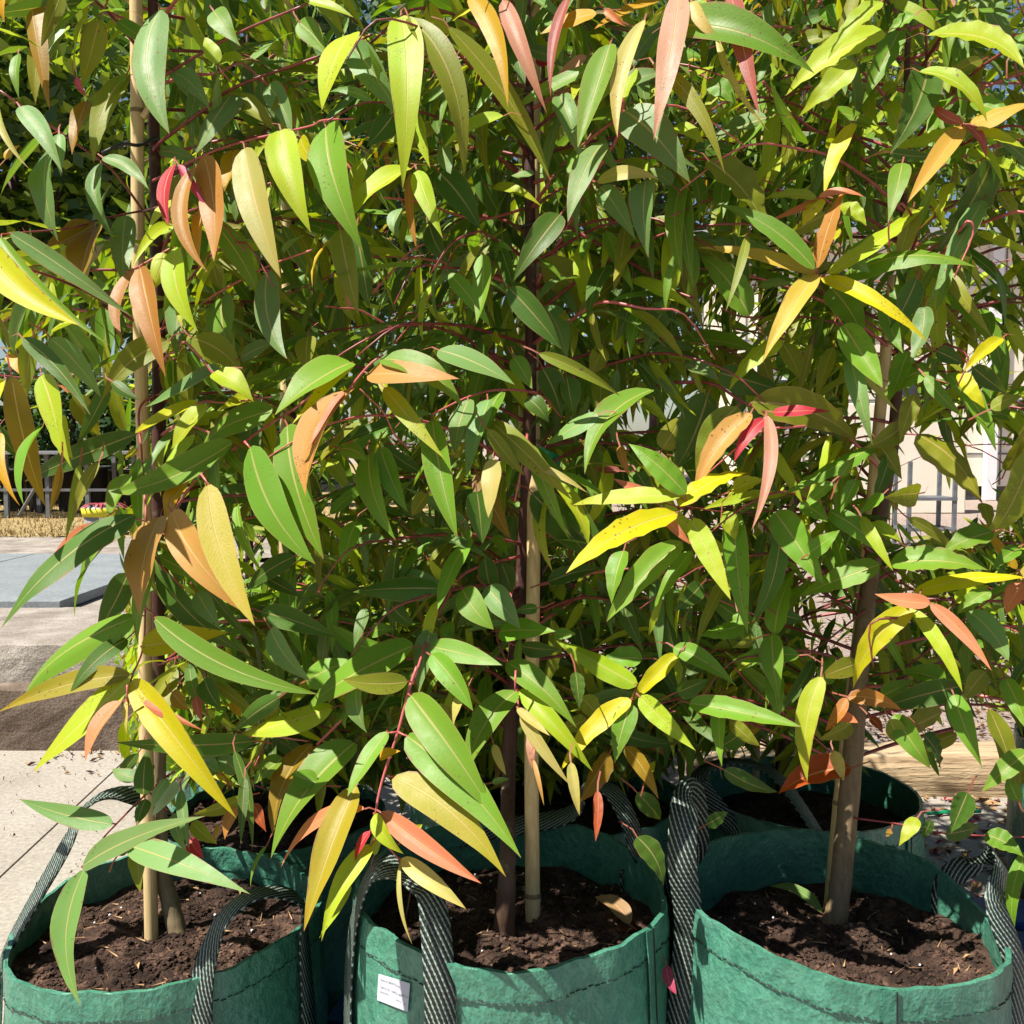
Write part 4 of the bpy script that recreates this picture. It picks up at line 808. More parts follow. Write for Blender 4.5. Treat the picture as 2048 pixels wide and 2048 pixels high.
# ---- leaves seen singly: base, tip, apparent width, sideways bow (all in crop px), colour, layer
HERO = dict(
A='''880,55 935,740 205 -45 b 1|1275,520 1055,820 130 20 b 1|1930,190 1750,575 150 20 l 0|1550,720 1700,1250 195 -10 l 0|1800,700 1920,1345 210 20 g 0|1350,820 1510,1500 185 -30 k 0|1125,860 1190,1450 145 25 c 0
960,910 950,1260 80 -25 r 0|985,910 1130,1140 55 -8 m 0|1075,920 1120,1480 95 -75 c 0|1290,830 1230,1050 110 15 a 1|1110,1150 1100,1430 70 15 a 1|775,1480 863,2062 130 25 c 0|735,1490 690,1900 75 -55 c 0
965,1370 1060,1810 150 -10 l 0|905,1395 830,1590 120 10 l 1|1475,1500 1590,1990 155 -20 b 0|1225,1640 1240,1985 165 10 g 1|-90,1330 460,1810 185 -60 y 0|60,1290 640,1720 110 40 b 0|0,1310 540,1850 75 -25 g 0
110,590 330,930 120 15 b 0|325,740 330,965 82 0 b 0|290,800 258,1310 130 20 b 1|225,780 0,1080 115 15 b 1|-10,580 130,920 40 -15 k 0|570,870 815,1035 80 15 b 0|560,900 585,1285 85 -45 b 1
700,430 270,720 95 30 g 1|700,410 495,850 135 -40 v 2|480,560 385,840 95 0 o 2|520,1240 230,1370 170 0 o 2|530,1260 440,1590 180 10 o 2|560,1350 465,1560 100 0 k 2|695,1190 690,1590 150 0 b 1
150,-60 190,530 110 25 o 2|240,200 190,555 110 0 v 2|100,300 78,525 60 0 g 2|490,60 395,430 115 15 l 2|550,110 450,475 150 25 v 2|560,-20 265,220 120 -20 g 1|-20,150 245,245 75 10 l 1|40,-60 0,115 60 0 a 1
380,160 250,330 90 0 w 2|340,-40 235,235 110 0 v 1|690,60 540,50 110 10 g 1|880,835 1105,905 75 15 b 1|1150,1050 1270,1260 110 0 b 2|1180,1380 1215,1610 150 0 v 2|1570,1395 1665,1285 85 0 b 2|960,400 1150,590 115 15 b 2
1480,470 1610,730 125 15 b 2|1400,330 1610,150 130 0 b 2|1340,330 1120,385 60 0 l 2|1290,540 1510,685 110 10 v 2|1650,120 1800,300 130 0 g 2|1680,0 1940,60 60 0 l 1|1010,1105 800,1240 65 0 l 0|980,1260 800,1335 42 0 l 1
1930,360 1700,230 110 0 d 1|1180,60 1330,260 130 0 g 2|1200,350 1130,200 90 0 l 2|1700,830 1560,1010 80 0 g 2|1420,960 1270,1200 90 0 b 2|1660,760 1750,900 90 0 y 1|420,430 470,530 40 0 m 2|30,880 110,800 60 0 a 1''',
B='''335,90 290,935 195 45 l 0|70,260 305,645 165 35 b 1|380,100 690,890 155 70 v 0|600,150 1170,985 115 40 v 0|715,-20 925,595 115 75 a 0|900,5 1105,555 105 25 p 0|1265,-20 1140,495 62 -25 q 0|1415,75 1110,195 72 -10 a 0
1760,5 1400,155 50 0 a 1|1870,-40 1690,695 140 20 p 0|1680,110 1510,705 95 -20 k 0|1490,245 1300,795 140 30 g 0|1455,360 840,705 75 -15 g 0|900,640 560,795 62 0 l 0|1210,525 1330,860 130 10 b 1|1450,790 1260,1235 130 25 b 0
1570,610 1925,975 250 10 b 0|1690,1000 1680,1385 150 0 b 0|1440,1030 1630,1320 130 10 b 0|1420,1000 1760,985 85 35 k 0|1215,1185 948,1540 150 10 d 0|935,1590 1220,1925 145 15 d 0|785,1405 750,1785 98 25 g 0
425,940 570,1325 112 15 l 0|385,960 395,1365 52 0 c 1|390,930 0,1200 95 0 l 0|290,640 145,810 150 0 d 1|550,955 775,1265 165 15 d 1|495,1240 605,1465 112 0 d 1|1120,1440 1600,1795 205 35 v 1|0,1270 100,1745 135 0 v 1
95,1300 160,1705 150 10 d 1|1070,960 945,970 62 10 b 1|845,1030 1110,1110 62 10 l 1|1900,970 1890,1520 115 -15 g 1|1730,350 2110,900 100 35 v 0|1615,1540 1960,1700 72 0 l 1|1810,1650 1680,1960 130 0 d 1|1665,1690 1590,1960 85 0 g 1
1130,1690 1260,1960 135 0 b 1|430,1900 650,1870 130 0 g 1|1080,330 1285,300 50 0 r 1|1360,310 1170,445 55 0 p 1|1240,540 1320,610 60 0 s 1|1465,55 1570,140 52 0 s 1|480,30 610,190 95 0 y 1|620,110 745,55 105 0 y 1
1000,90 1090,290 90 0 b 1|1010,250 1190,330 70 0 b 2|640,310 560,430 50 0 b 1|1560,480 1800,380 80 0 b 1|1420,700 1560,560 60 0 g 1|1620,380 1570,560 80 0 l 1|700,1640 640,1780 60 0 l 2|800,1350 950,1370 70 0 g 2
560,800 610,960 90 0 b 1|940,780 800,940 110 0 g 2|1180,1560 1310,1740 70 0 b 2|350,1150 300,1300 80 0 b 2|1300,860 1330,1090 80 0 d 1|1830,200 1932,420 110 0 g 1|1560,120 1440,60 40 0 a 1|1830,1020 1700,930 80 0 b 1''',
E='''-20,150 765,325 225 25 g 0|315,-40 475,645 125 30 q 0|100,10 240,215 82 -15 k 0|235,200 490,690 48 -25 k 0|510,650 170,815 135 10 b 0|1165,180 605,475 135 -20 l 0|1140,10 835,300 100 25 l 0|995,345 680,625 135 15 l 0
1325,85 1180,185 92 0 g 0|1245,170 1040,565 130 20 g 1|1400,380 1205,835 205 10 d 0|1400,195 1940,355 115 45 l 0|1355,395 1755,610 80 15 l 0|1560,220 1605,660 92 0 g 1|1590,700 1290,1105 112 10 K 0|1590,680 1420,550 68 25 q 0
1608,690 1725,865 60 15 q 0|1630,690 1990,540 112 -15 K 0|1590,712 1040,865 72 10 l 0|1660,720 1940,815 72 0 l 0|990,680 825,1075 92 -15 y 0|965,825 920,1090 105 0 g 1|190,885 515,1305 195 45 v 0|775,1485 235,1110 115 -15 g 0
785,1512 122,1335 82 15 K 0|780,1512 475,1940 120 15 K 0|792,1480 935,1045 92 -15 c 0|850,1515 1395,1065 92 -20 l 0|905,1545 1650,1410 125 30 g 0|815,1535 1405,1855 92 25 y 0|840,1090 505,1215 42 10 s 0|800,1085 1045,1070 48 10 s 0
785,1090 435,1112 62 -10 l 0|930,1125 1065,1235 92 10 l 0|815,1095 705,1235 72 0 y 0|835,1180 605,1330 92 0 v 1|1755,885 1415,1410 175 20 d 1|1705,1105 1385,1650 112 15 b 1|870,1590 1055,1885 185 15 g 1|415,1745 145,1380 155 -10 g 0
20,985 95,1540 132 -25 g 1|95,930 145,1215 92 15 g 1|405,1305 285,1705 52 0 v 0|645,850 545,1070 92 0 l 1|525,20 560,190 72 0 b 2|1695,-20 1870,240 125 0 b 2|475,1575 670,1570 62 0 b 0|1000,420 1060,330 100 0 b 1
1230,470 1100,530 90 0 l 1|620,700 560,1060 90 15 v 1|850,800 770,1060 90 0 b 1|1640,560 1890,640 100 0 g 1|1770,860 1890,830 80 0 b 1|1500,900 1640,800 110 0 g 1|1530,1010 1470,1160 70 0 l 1|1800,1060 1932,1280 90 0 v 1
1030,960 1330,1010 70 0 d 1|1190,840 1440,860 70 0 d 0|700,130 850,60 80 0 b 2|830,40 920,170 110 0 g 2|150,0 60,110 60 0 l 1|700,230 880,180 90 0 v 1|1860,300 1932,180 90 0 g 1|1700,330 1490,430 70 0 v 1
100,840 350,830 90 0 d 1|200,450 340,560 120 0 g 1|0,700 170,770 70 0 l 1|1080,1440 1180,1400 110 0 l 1|900,1250 760,1400 90 0 y 1|960,1420 1080,1500 110 0 b 1|1200,1600 1330,1800 70 0 b 1|1780,1500 1840,1800 40 0 b 1
1290,1480 1250,1760 110 10 g 0|1340,1540 1180,1850 130 15 d 0|1180,1640 1265,1950 120 -10 g 0|1380,1690 1300,2000 110 10 b 0|1190,1360 1330,1640 115 -10 d 0|1260,900 1180,1230 120 15 g 0|1320,1150 1240,1480 110 0 v 0|1180,560 1280,860 110 10 l 1''',
D='''750,520 75,778 132 25 d 0|1285,568 625,845 155 25 g 0|1382,590 1685,1225 205 -15 g 0|1588,470 1802,1215 205 -10 g 0|1148,800 1405,1575 190 -35 n 0|950,950 1345,1515 190 15 t 0|885,975 735,1515 155 15 t 0|745,965 -10,1585 175 -30 d 0
745,990 385,1525 125 -20 g 0|1042,778 885,985 82 0 a 0|540,1020 235,1345 62 -15 s 1|750,1530 -15,1995 145 -25 g 0|782,1690 1245,1585 165 -15 y 0|855,1535 1730,1945 150 -25 g 0|870,1275 1310,1740 135 10 d 1|1090,1395 1210,1590 120 0 b 1
925,1085 1435,1750 82 -10 d 1|1152,362 955,605 132 0 l 0|1505,388 1095,545 135 0 g 0|1940,125 1505,395 155 10 g 0|1945,145 1615,475 72 10 y 0|1958,270 1675,855 190 -25 t 0|1895,285 1700,620 52 0 s 0|1092,345 685,485 55 15 y 0
1182,178 1392,305 122 0 l 0|1215,165 800,370 85 10 b 0|925,5 550,315 155 -25 v 0|125,-10 490,410 105 15 d 0|280,-10 560,320 125 15 b 0|65,200 250,915 150 10 o 0|0,515 105,915 72 -10 a 0|230,195 335,640 145 15 l 0
290,310 405,710 90 0 l 1|235,480 105,905 92 0 g 0|335,690 275,950 52 0 o 0|440,690 355,1110 55 0 v 0|545,675 400,1010 72 0 v 0|715,740 590,970 90 0 g 1|1065,-10 1340,195 155 25 v 0|705,1290 515,1625 152 0 d 1
700,1650 375,1940 105 -10 d 1|1495,1595 1695,1890 122 0 b 0|1690,1880 1932,1760 150 0 g 1|1445,1500 1865,1645 135 10 d 1|1625,1195 1335,1375 102 0 d 1|-20,480 130,670 80 0 d 0|180,0 150,330 110 0 v 1|20,230 -20,420 90 0 y 1
40,80 150,220 60 0 a 1|600,250 420,590 90 0 d 1|420,300 540,540 130 0 v 1|330,420 380,650 110 0 l 1|1600,700 1720,900 90 0 d 1|1330,100 1520,20 90 0 b 1|1700,-20 1690,170 120 0 v 1|1310,900 1430,1290 60 0 g 1
1560,1250 1640,1230 150 0 t 2|1650,180 1550,240 90 0 b 1|1480,1320 1660,1420 80 0 d 1|880,300 1180,250 60 0 d 1|620,230 770,330 70 0 d 0''',
M='''155,190 650,192 122 -15 t 0|225,105 665,305 135 25 g 0|245,265 575,655 105 10 l 0|510,440 612,1065 150 -15 g 0|712,328 615,608 112 0 b 0|890,290 785,522 88 0 g 0|822,330 685,745 112 10 b 0|160,630 302,1105 150 -10 g 0
225,600 365,945 125 0 g 0|0,600 145,660 92 15 g 0|545,55 965,245 142 10 b 0|958,95 1065,275 105 10 g 0|1100,75 1550,310 72 15 v 0|1722,275 1335,700 145 -15 g 0|1425,415 1135,582 92 0 b 0|835,450 1275,862 125 10 v 0
815,495 1015,748 82 -10 v 0|1080,695 1365,832 42 0 k 0|1035,320 1155,445 105 0 d 0|1060,845 1400,1210 200 10 d 1|1240,890 1450,1170 120 0 d 1|755,835 785,1125 145 0 d 0|842,655 805,970 105 15 k 0|755,735 935,1095 125 0 o 1
905,755 905,1050 72 0 v 1|1860,955 1255,1252 150 -15 y 0|1880,862 1270,875 85 -20 l 0|1755,882 1508,768 62 10 s 0|1768,920 1940,1122 62 -10 s 0|1910,850 1588,568 135 0 g 0|1885,1115 1455,1518 145 -10 g 0|1940,1165 1705,1468 82 0 g 0
1565,1165 1485,1445 105 10 g 0|545,1372 55,1380 135 0 d 0|722,1095 545,1495 82 0 g 0|678,1375 850,1600 155 0 g 0|808,1365 1000,1600 152 0 b 0|1088,1480 960,1505 62 0 d 0|880,1608 1195,1615 132 5 g 0|1180,1620 1300,1622 65 0 g 0
405,1688 -225,2030 172 25 g 0|372,1885 15,1872 122 20 v 0|498,1690 895,1795 132 0 g 0|505,1735 740,2050 130 10 g 0|1640,1905 1185,1650 125 0 l 0|1862,1735 1590,2010 92 0 y 0|1670,1760 1440,1775 115 0 g 1|500,1595 425,1950 125 0 b 1
925,1780 1305,2135 145 10 g 0|1320,1590 1370,1950 130 0 d 1|1150,1335 1450,1245 92 0 d 1|1545,585 1600,745 52 0 c 1|1545,722 1400,708 42 0 q 1|280,1460 400,1570 110 0 d 1|600,1555 605,1690 90 0 g 1|100,440 60,540 80 0 b 1
420,1060 650,1110 110 0 d 1|90,1000 10,1240 110 0 g 1|690,1050 720,1140 60 0 g 1|770,1180 850,1100 100 0 b 1|870,1180 970,1115 70 0 b 1|480,850 390,970 80 0 v 1|620,640 700,560 110 0 v 1|1250,200 1290,420 140 0 d 1
1120,160 1230,430 160 0 d 1|1450,30 1380,200 110 0 v 2|1270,420 1330,560 70 0 d 1|1650,330 1820,470 60 0 l 1|1780,600 1880,420 130 0 v 1|1350,600 1420,800 90 0 v 1|800,1200 860,1450 110 0 d 1|890,1230 950,1400 110 0 d 1
230,200 270,330 50 0 l 1|400,420 500,400 60 0 b 1|1640,730 1720,860 90 0 d 1|140,1480 60,1690 60 0 b 1|170,1610 290,1590 90 0 g 1|700,1520 800,1600 70 0 b 1|590,1620 640,1690 90 0 g 1|1000,1690 1210,1720 90 0 d 1''',
N='''585,-5 290,272 105 -20 l 0|190,295 25,720 205 10 d 1|350,370 125,770 172 -15 v 0|425,405 95,860 132 -15 t 0|503,435 330,665 78 0 r 0|515,418 428,1055 78 60 p 0|25,915 398,678 92 15 y 0|545,400 858,368 62 -15 r 0
430,340 1030,572 205 35 v 0|935,-85 1155,270 172 10 g 0|975,95 1092,550 115 -15 b 0|1048,195 1240,405 36 0 k 0|1400,165 1150,305 115 -10 g 0|1810,-10 1598,175 72 0 y 0|1580,178 1722,372 92 -10 y 0|1388,198 1590,410 82 -10 g 0
1510,185 1800,575 112 0 g 0|1345,520 1700,890 165 25 v 0|1975,590 1700,1130 165 -10 v 0|1255,480 1080,590 122 10 v 0|1350,848 1170,880 142 -15 v 0|1110,585 580,860 82 15 g 0|870,785 705,925 70 0 g 0|1005,772 918,955 82 0 g 0
1155,850 1045,955 112 0 g 0|95,985 315,1438 132 -15 l 0|330,940 405,1605 145 25 g 0|290,945 340,1100 170 0 l 0|560,950 825,1345 185 -5 g 0|585,1080 435,1570 112 15 d 0|555,1625 672,1270 135 10 g 0|1135,1240 655,1405 135 10 g 0
1195,1235 1730,1232 135 20 g 0|1325,1392 1950,1278 95 15 y 0|1412,1452 1105,1405 85 15 s 0|1418,1458 1755,1830 82 25 s 0|1312,1478 965,1915 145 -10 y 0|1318,1488 1595,1940 85 15 l 0|1895,1265 1680,978 62 0 a 0|1035,975 1210,1280 72 -15 l 0
855,945 1160,1190 115 15 g 0|1090,1015 1260,1105 70 0 l 0|1295,985 1590,1215 65 15 v 0|1945,1340 1825,1500 115 0 s 0|1760,1060 1475,1175 125 0 g 0|385,1568 135,1635 95 10 g 0|540,1625 575,1990 130 0 g 0|690,1740 315,1772 92 10 g 0
1010,1785 805,1865 115 0 v 0|0,1695 340,1905 115 15 g 0|1625,1495 1850,1770 132 20 b 0|1745,1385 1560,1500 92 0 g 0|1510,1380 1640,1330 100 0 g 1|700,900 850,1000 110 0 g 0|920,760 1000,640 60 0 g 0|1210,1090 1090,1000 80 0 l 1
70,130 250,220 110 0 b 1|480,30 560,280 90 0 v 1|600,20 690,220 110 0 v 1|760,20 670,340 60 0 v 1|880,40 780,330 80 0 v 1|250,180 640,290 160 0 d 1|300,860 370,790 90 0 l 0|330,830 500,770 90 0 l 0
150,1350 0,1500 110 0 d 1|40,1430 80,1600 80 0 b 1|350,1500 380,1660 70 0 g 1|740,1180 920,1050 110 0 g 0|830,1900 880,1730 110 0 g 1|1700,900 1750,1040 110 0 v 1|1830,720 1932,480 90 0 v 1|1500,640 1420,520 90 0 v 1
1650,150 1850,300 110 0 d 0|1750,380 1932,300 80 0 v 0|1450,60 1600,130 110 0 d 0|1900,1150 1760,1260 90 0 g 0|1560,1450 1740,1330 100 0 l 0|600,1520 720,1550 80 0 d 1|180,1750 60,1860 100 0 d 1|450,1650 330,1700 60 0 v 1
1290,60 1180,360 120 12 g 0|1330,300 1245,570 105 0 v 0|1120,560 1260,770 110 0 v 0|1190,640 1120,900 90 0 d 0''',
G='''720,5 -5,220 112 -5 n 0|712,25 140,525 150 20 l 0|728,35 1240,785 182 35 y 0|672,150 435,458 72 -10 s 0|722,130 1105,302 66 10 s 0|697,150 690,332 28 0 k 0|622,830 112,695 125 25 b 0|458,1058 1145,788 142 25 b 0
712,945 1355,1172 172 25 b 0|465,1080 452,1835 162 -55 b 0|792,665 812,415 115 0 d 0|1000,610 832,785 112 0 w 0|925,580 820,760 110 0 b 0|775,575 615,515 85 10 b 1|805,690 750,840 115 0 d 1|770,935 775,1208 102 0 v 0
1395,372 632,378 125 10 d 0|1325,335 1105,535 42 0 b 0|1835,185 1312,325 132 15 l 0|1722,385 1495,890 122 -10 o 0|1960,380 1445,975 205 -15 g 0|1200,545 1055,485 110 0 b 1|1310,545 1195,435 110 0 b 1|1295,425 1405,970 64 15 d 0
1560,465 1385,605 112 0 g 0|1335,685 1065,775 82 0 v 0|1965,620 1688,1428 172 -10 n 0|2010,740 1535,1062 72 -45 s 0|1935,1165 1765,1462 62 0 l 0|1470,950 1365,1168 22 0 g 0|1310,735 1225,905 62 0 c 0|1215,835 1185,940 60 0 a 1
1050,915 1120,1015 82 0 r 1|1400,715 1465,870 72 0 R 1|1000,640 1045,975 62 0 b 0|960,770 1020,985 80 0 b 0|1130,30 1210,190 120 0 d 1|950,100 1040,200 130 0 o 1|1080,120 1110,270 70 0 R 1|1280,150 1330,240 70 0 a 1
1540,130 1300,310 110 0 d 0|1060,820 1200,940 90 0 v 1|1750,600 1600,540 110 0 g 0|1350,570 1330,940 60 0 d 0|1840,870 1730,950 80 0 d 1|650,1000 720,900 80 0 d 1|1700,420 1820,520 100 0 o 1|760,440 650,600 70 0 d 1''',
H='''370,340 995,1015 232 15 g 0|298,568 912,1105 212 20 n 0|228,765 780,1155 132 -35 s 0|260,320 35,670 92 -15 g 0|392,118 845,775 205 20 g 0|972,95 662,588 152 0 g 0|992,88 1388,518 112 -15 l 0|978,190 1160,345 52 0 k 0
998,225 1258,615 72 -15 k 0|1275,490 1315,775 62 -10 k 0|1052,345 1052,525 52 0 p 0|1068,475 1125,725 26 0 t 0|1602,138 1205,525 112 -15 y 0|1655,125 1965,425 115 15 l 0|1605,165 1515,485 132 10 g 0|705,75 615,285 52 0 k 0
338,1020 698,1298 112 15 k 0|330,1045 388,1495 26 0 k 0|170,945 -115,1465 115 -5 l 0|165,868 78,1035 42 0 r 0|192,775 335,995 92 0 l 1|380,890 455,830 60 0 l 1|1640,900 1800,1165 132 25 d 0|90,75 135,325 112 0 b 1
1422,645 1410,925 56 0 R 0|1575,400 1750,690 92 20 o 1|1485,440 1325,710 112 0 o 1|1640,655 1770,805 110 0 d 1|730,200 820,230 80 0 g 1|840,600 935,580 40 0 b 1|1360,250 1200,300 90 0 v 1|1330,130 1450,260 110 0 v 1
850,390 910,560 50 0 k 1|220,460 330,420 60 0 a 1|40,200 20,300 90 0 g 1|1700,560 1740,480 60 0 l 1|620,250 560,160 90 0 v 1|1300,-10 1330,190 80 0 d 0|190,1000 270,820 60 0 l 1''',
I='''810,15 725,590 132 -10 l 0|960,125 1255,195 92 15 c 0|955,135 825,315 72 15 c 0|975,520 575,665 172 -15 R 0|905,235 1015,268 62 10 s 0|880,425 935,590 72 0 k 0|980,270 825,370 92 0 v 0|560,-10 585,238 112 0 g 0
85,160 705,290 125 15 g 0|250,175 252,505 85 0 g 0|310,255 475,400 82 0 v 0|1600,65 1095,205 145 -15 d 0|1215,225 1405,520 132 10 g 0|1380,335 1495,530 132 0 d 0|1545,115 1695,510 132 0 g 0|1960,430 1695,648 135 10 g 0
1620,655 1525,880 135 0 d 0|1500,885 1720,850 105 15 d 0|1342,795 1240,945 92 0 l 0|1415,805 1375,910 72 0 d 0|1718,885 1930,1005 132 25 g 0|1945,980 1855,1435 92 -15 g 0|1085,240 1155,315 66 0 R 0|1740,195 1920,760 112 10 v 0
1830,25 1950,310 112 0 g 0|1190,250 1270,390 110 0 v 0|1500,60 1260,-20 120 0 g 1|20,100 190,30 110 0 d 1|640,300 720,440 90 0 d 1|280,530 580,670 90 0 d 1|180,830 300,760 80 0 d 1|400,290 200,420 90 0 d 1
1720,-10 1600,150 120 0 v 0|1480,210 1240,330 110 0 v 1|1560,330 1330,440 110 0 v 1|1150,120 1320,30 110 0 g 1|1900,700 1840,560 100 0 g 0|1200,860 1170,900 60 0 o 1''')
WAVY_T = {3}
def hero_tree(gx, gy):
    if gx > 1390 or (gx > 1130 and gy > 850) : return 3
    if gx > 690 or (gx > 560 and gy > 1300) : return 2
    return 1
hr = random.Random(99); nleaf = 0; HP = []; HL = []
NEAR = dict(H=-.05, G=-.02, D=-.02)
for tile, txt in HERO.items():
    for line in txt.replace('\n', '|').split('|'):
        q = line.split()
        if len(q) != 6: print('bad', tile, line); continue
        (bx, by), (tx, ty) = [tuple(float(z) for z in s_.split(',')) for s_ in q[:2]]
        wpx, bow, col, lay = float(q[2]), float(q[3]), q[4], int(q[5])
        B2, T2_ = px(tile, bx, by), px(tile, tx, ty); key = hero_tree(*B2)
        Y = 1.345 + .075 * lay + NEAR.get(tile, 0) * (1 if lay == 0 else 0) + hr.uniform(-.025, .025)
        best = None
        for p, pr in STEM_S:
            d2 = (pr[0] - B2[0]) ** 2 + (pr[1] - B2[1]) ** 2
            if best is None or d2 < best[0]: best = (d2, p)
        link = None
        if best[0] < 30 ** 2: Y = best[1].y - .006 - hr.random() * .004; link = best[1]
        elif best[0] < 70 ** 2 and lay < 2: Y = .5 * Y + .5 * best[1].y
        if lay == 0 and Y > 1.40:
            Y = 1.385 + hr.uniform(-.02, .02)
            if link is not None and (at(*B2, Y) - link).length > .10: link = None
        base = at(*B2, Y)
        n = Vector((-.42 + hr.gauss(0, .17), -.62 + hr.gauss(0, .12), .58 + hr.gauss(0, .17)))
        if col in 'dv': n = Vector((.10 + hr.gauss(0, .3), -.85, .18 + hr.gauss(0, .25)))
        if col in 'ob' and tile == 'D' and bx < 500: n = Vector((.3, -.8, -.1))
        if lay: n += Vector((hr.gauss(0, .15), 0, hr.gauss(0, .15)))
        n.normalize(); rt = ray(*T2_); rb = ray(*B2)
        apx = math.hypot(T2_[0] - B2[0], T2_[1] - B2[1]); app = apx / F2 * Y
        s_ = (base - CAMV).dot(n) / rt.dot(n) if abs(rt.dot(n)) > .12 else Y / rt.y
        lim = .55 * app; Yt = min(max(rt.y * s_, Y - lim), Y + lim * .6); tip = CAMV + rt * (Yt / rt.y)
        ch = tip - base; L = ch.length; yv = ch / L; n = (n - yv * n.dot(yv)).normalized(); xv = yv.cross(n).normalized()
        mid = (base + tip) / 2; p0 = proj(mid); p1 = proj(mid + xv * .02); ex = Vector((p1[0] - p0[0], p1[1] - p0[1])); cdir = Vector((T2_[0] - B2[0], T2_[1] - B2[1])).normalized()
        pp_ = Vector((cdir.y, -cdir.x)); lat = ex.dot(pp_)
        flip = lat < 0
        pxm = max(abs(lat) / .02, .5 * F2 / mid.y)                        # px per metre across the leaf
        W = wpx * CS / pxm; bm = bow * CS / pxm * (-1 if flip else 1)
        W = min(W, L * .6)
        wavy = key == 3 and col not in 'sprK'
        V, UV, Fc = leaf_grid(L, W * 1.0, 14, 4, bm + hr.gauss(0, .03) * L, hr.uniform(0, .09), hr.uniform(.06, .42) * (1 if hr.random() < .9 else -1), hr.uniform(.03, .075) if wavy else hr.uniform(0, .04), hr.choice((3, 4, 5)) if wavy else 2, hr.uniform(-.3, .3),
                              hr.uniform(.42, .54), hr.uniform(.92, 1.2), hr.randrange(999), tipc=hr.uniform(-.16, .04))
        if link is not None:
            dl = link - base; lp = (dl.dot(xv), dl.dot(yv), dl.dot(n)); add_stalk(V, UV, Fc, [lp, (lp[0] * .45, lp[1] * .45 - .002, lp[2] * .5 + .003), (0, .004, 0)], .0012)
        else: add_stalk(V, UV, Fc, [(hr.uniform(-.012, .012), -.03, -.012), (0, -.012, 0), (0, .004, 0)], .0011)
        me = bpy.data.meshes.new('leaf'); me.from_pydata([xv * a + yv * b_ + n * c_ for a, b_, c_ in V], [], Fc); me.materials.append(M['leaf'])
        ul = me.uv_layers.new(name='UVMap'); vi = np.empty(len(me.loops), np.int32); me.loops.foreach_get('vertex_index', vi); ul.data.foreach_set('uv', np.array(UV, np.float32)[vi].ravel())
        me.polygons.foreach_set('use_smooth', [True] * len(me.polygons)); me.update()
        o = bpy.data.objects.new('leaf', me); C.objects.link(o); tr_ = TREES[key]; o.parent = tr_['root']; o.location = base - tr_['base']; o.color = (*jitter(COL[col], hr), 1)
        tr_['nh'] = tr_.get('nh', 0) + 1; nleaf += 1
        if lay == 0:
            for q in (.08, .3, .52, .74, .92):
                w3 = base + ch * q; p2 = proj(w3); HP.append((p2[0], p2[1], w3.y, max(10, wpx * CS * .5 * (1.25 - abs(q - .4)))))
                if col not in 'dvo': HL.append(tuple(w3))
print('leaves placed one by one', nleaf, {k: t_.get('nh') for k, t_ in TREES.items()})

# ---- the rest of each crown: side branches carrying pairs of hanging leaves
RECT = [  # parts of the view where the photograph shows no leaf of the crowns: x0, y0, x1, y1, share left out, front only
 (-50, 830, 235, 1700, 1, 0), (0, 50, 45, 135, 1, 0), (0, 90, 250, 440, .72, 0), (252, -40, 292, 440, 1, 1), (250, 730, 300, 860, .8, 1), (150, 1500, 720, 2100, 1, 1), (690, 1500, 1340, 2100, 1, 1), (1340, 1590, 2100, 2100, 1, 1), (0, 1590, 2100, 2100, .9, 0),
 (1045, 930, 1092, 1340, 1, 1), (1020, 1400, 1092, 2000, 1, 1), (985, 1420, 1045, 2000, .9, 1), (1640, 1350, 1770, 1900, 1, 1), (1700, 740, 1800, 880, .5, 0), (1800, 880, 2010, 1060, .72, 0), (1690, 1270, 1760, 1330, .8, 0),
 (1720, 1420, 2048, 1700, .88, 0), (1110, 1270, 1300, 1380, .5, 0), (1600, 1210, 1730, 1350, .6, 0), (410, 1080, 560, 1160, .6, 0), (1330, 1500, 1700, 1600, .6, 0), (1955, 500, 2010, 560, .8, 0), (1735, 840, 1800, 1010, .7, 1)]
for q in range(14):
    for dx in (-.01, .01): HL.append(tuple(sa0.lerp(sa1, .40 + .042 * q) + Vector((dx, 0, 0))))
    HL.append(tuple(sb0.lerp(sb1, .02 + .03 * q)))
HPA = np.array(HP); HLA = np.array(HL); SV = np.array(sdir)
def clear_of(pts, r):
    """a grown leaf must not lie in front of, nor shade too many of, the leaves placed one by one"""
    for p in pts:
        x, y, zc = proj(p); d = np.hypot(HPA[:, 0] - x, HPA[:, 1] - y)
        if ((d < HPA[:, 3] + 9) & (HPA[:, 2] > p.y - .01)).any(): return False
    d = np.array(pts[1]) - HLA; a = d @ SV; ds = np.sqrt(np.maximum(0, (d * d).sum(1) - a * a))
    if ((a > .01) & (ds < .020)).any() and r.random() < .72: return False
    return True
def keep(pts, front, r):
    for p in pts:
        x, y, zc = proj(p)
        for (x0, y0, x1, y1, pr, fo) in RECT:
            if fo and not front: continue
            if x0 < x < x1 and y0 < y < y1 and r.random() < pr: return False
    return True
PAL = {1: 'ggbbbdvlvlgg', 2: 'gggbbdvlvldg', 3: 'ggglldvvglldb', 4: 'ggbdvllgbdl', 5: 'gbgdvglbdl', 6: 'gglddvvlgbl', 7: 'ggldlvvgl', 8: 'gbdvllg', 9: 'gbdvglld'}
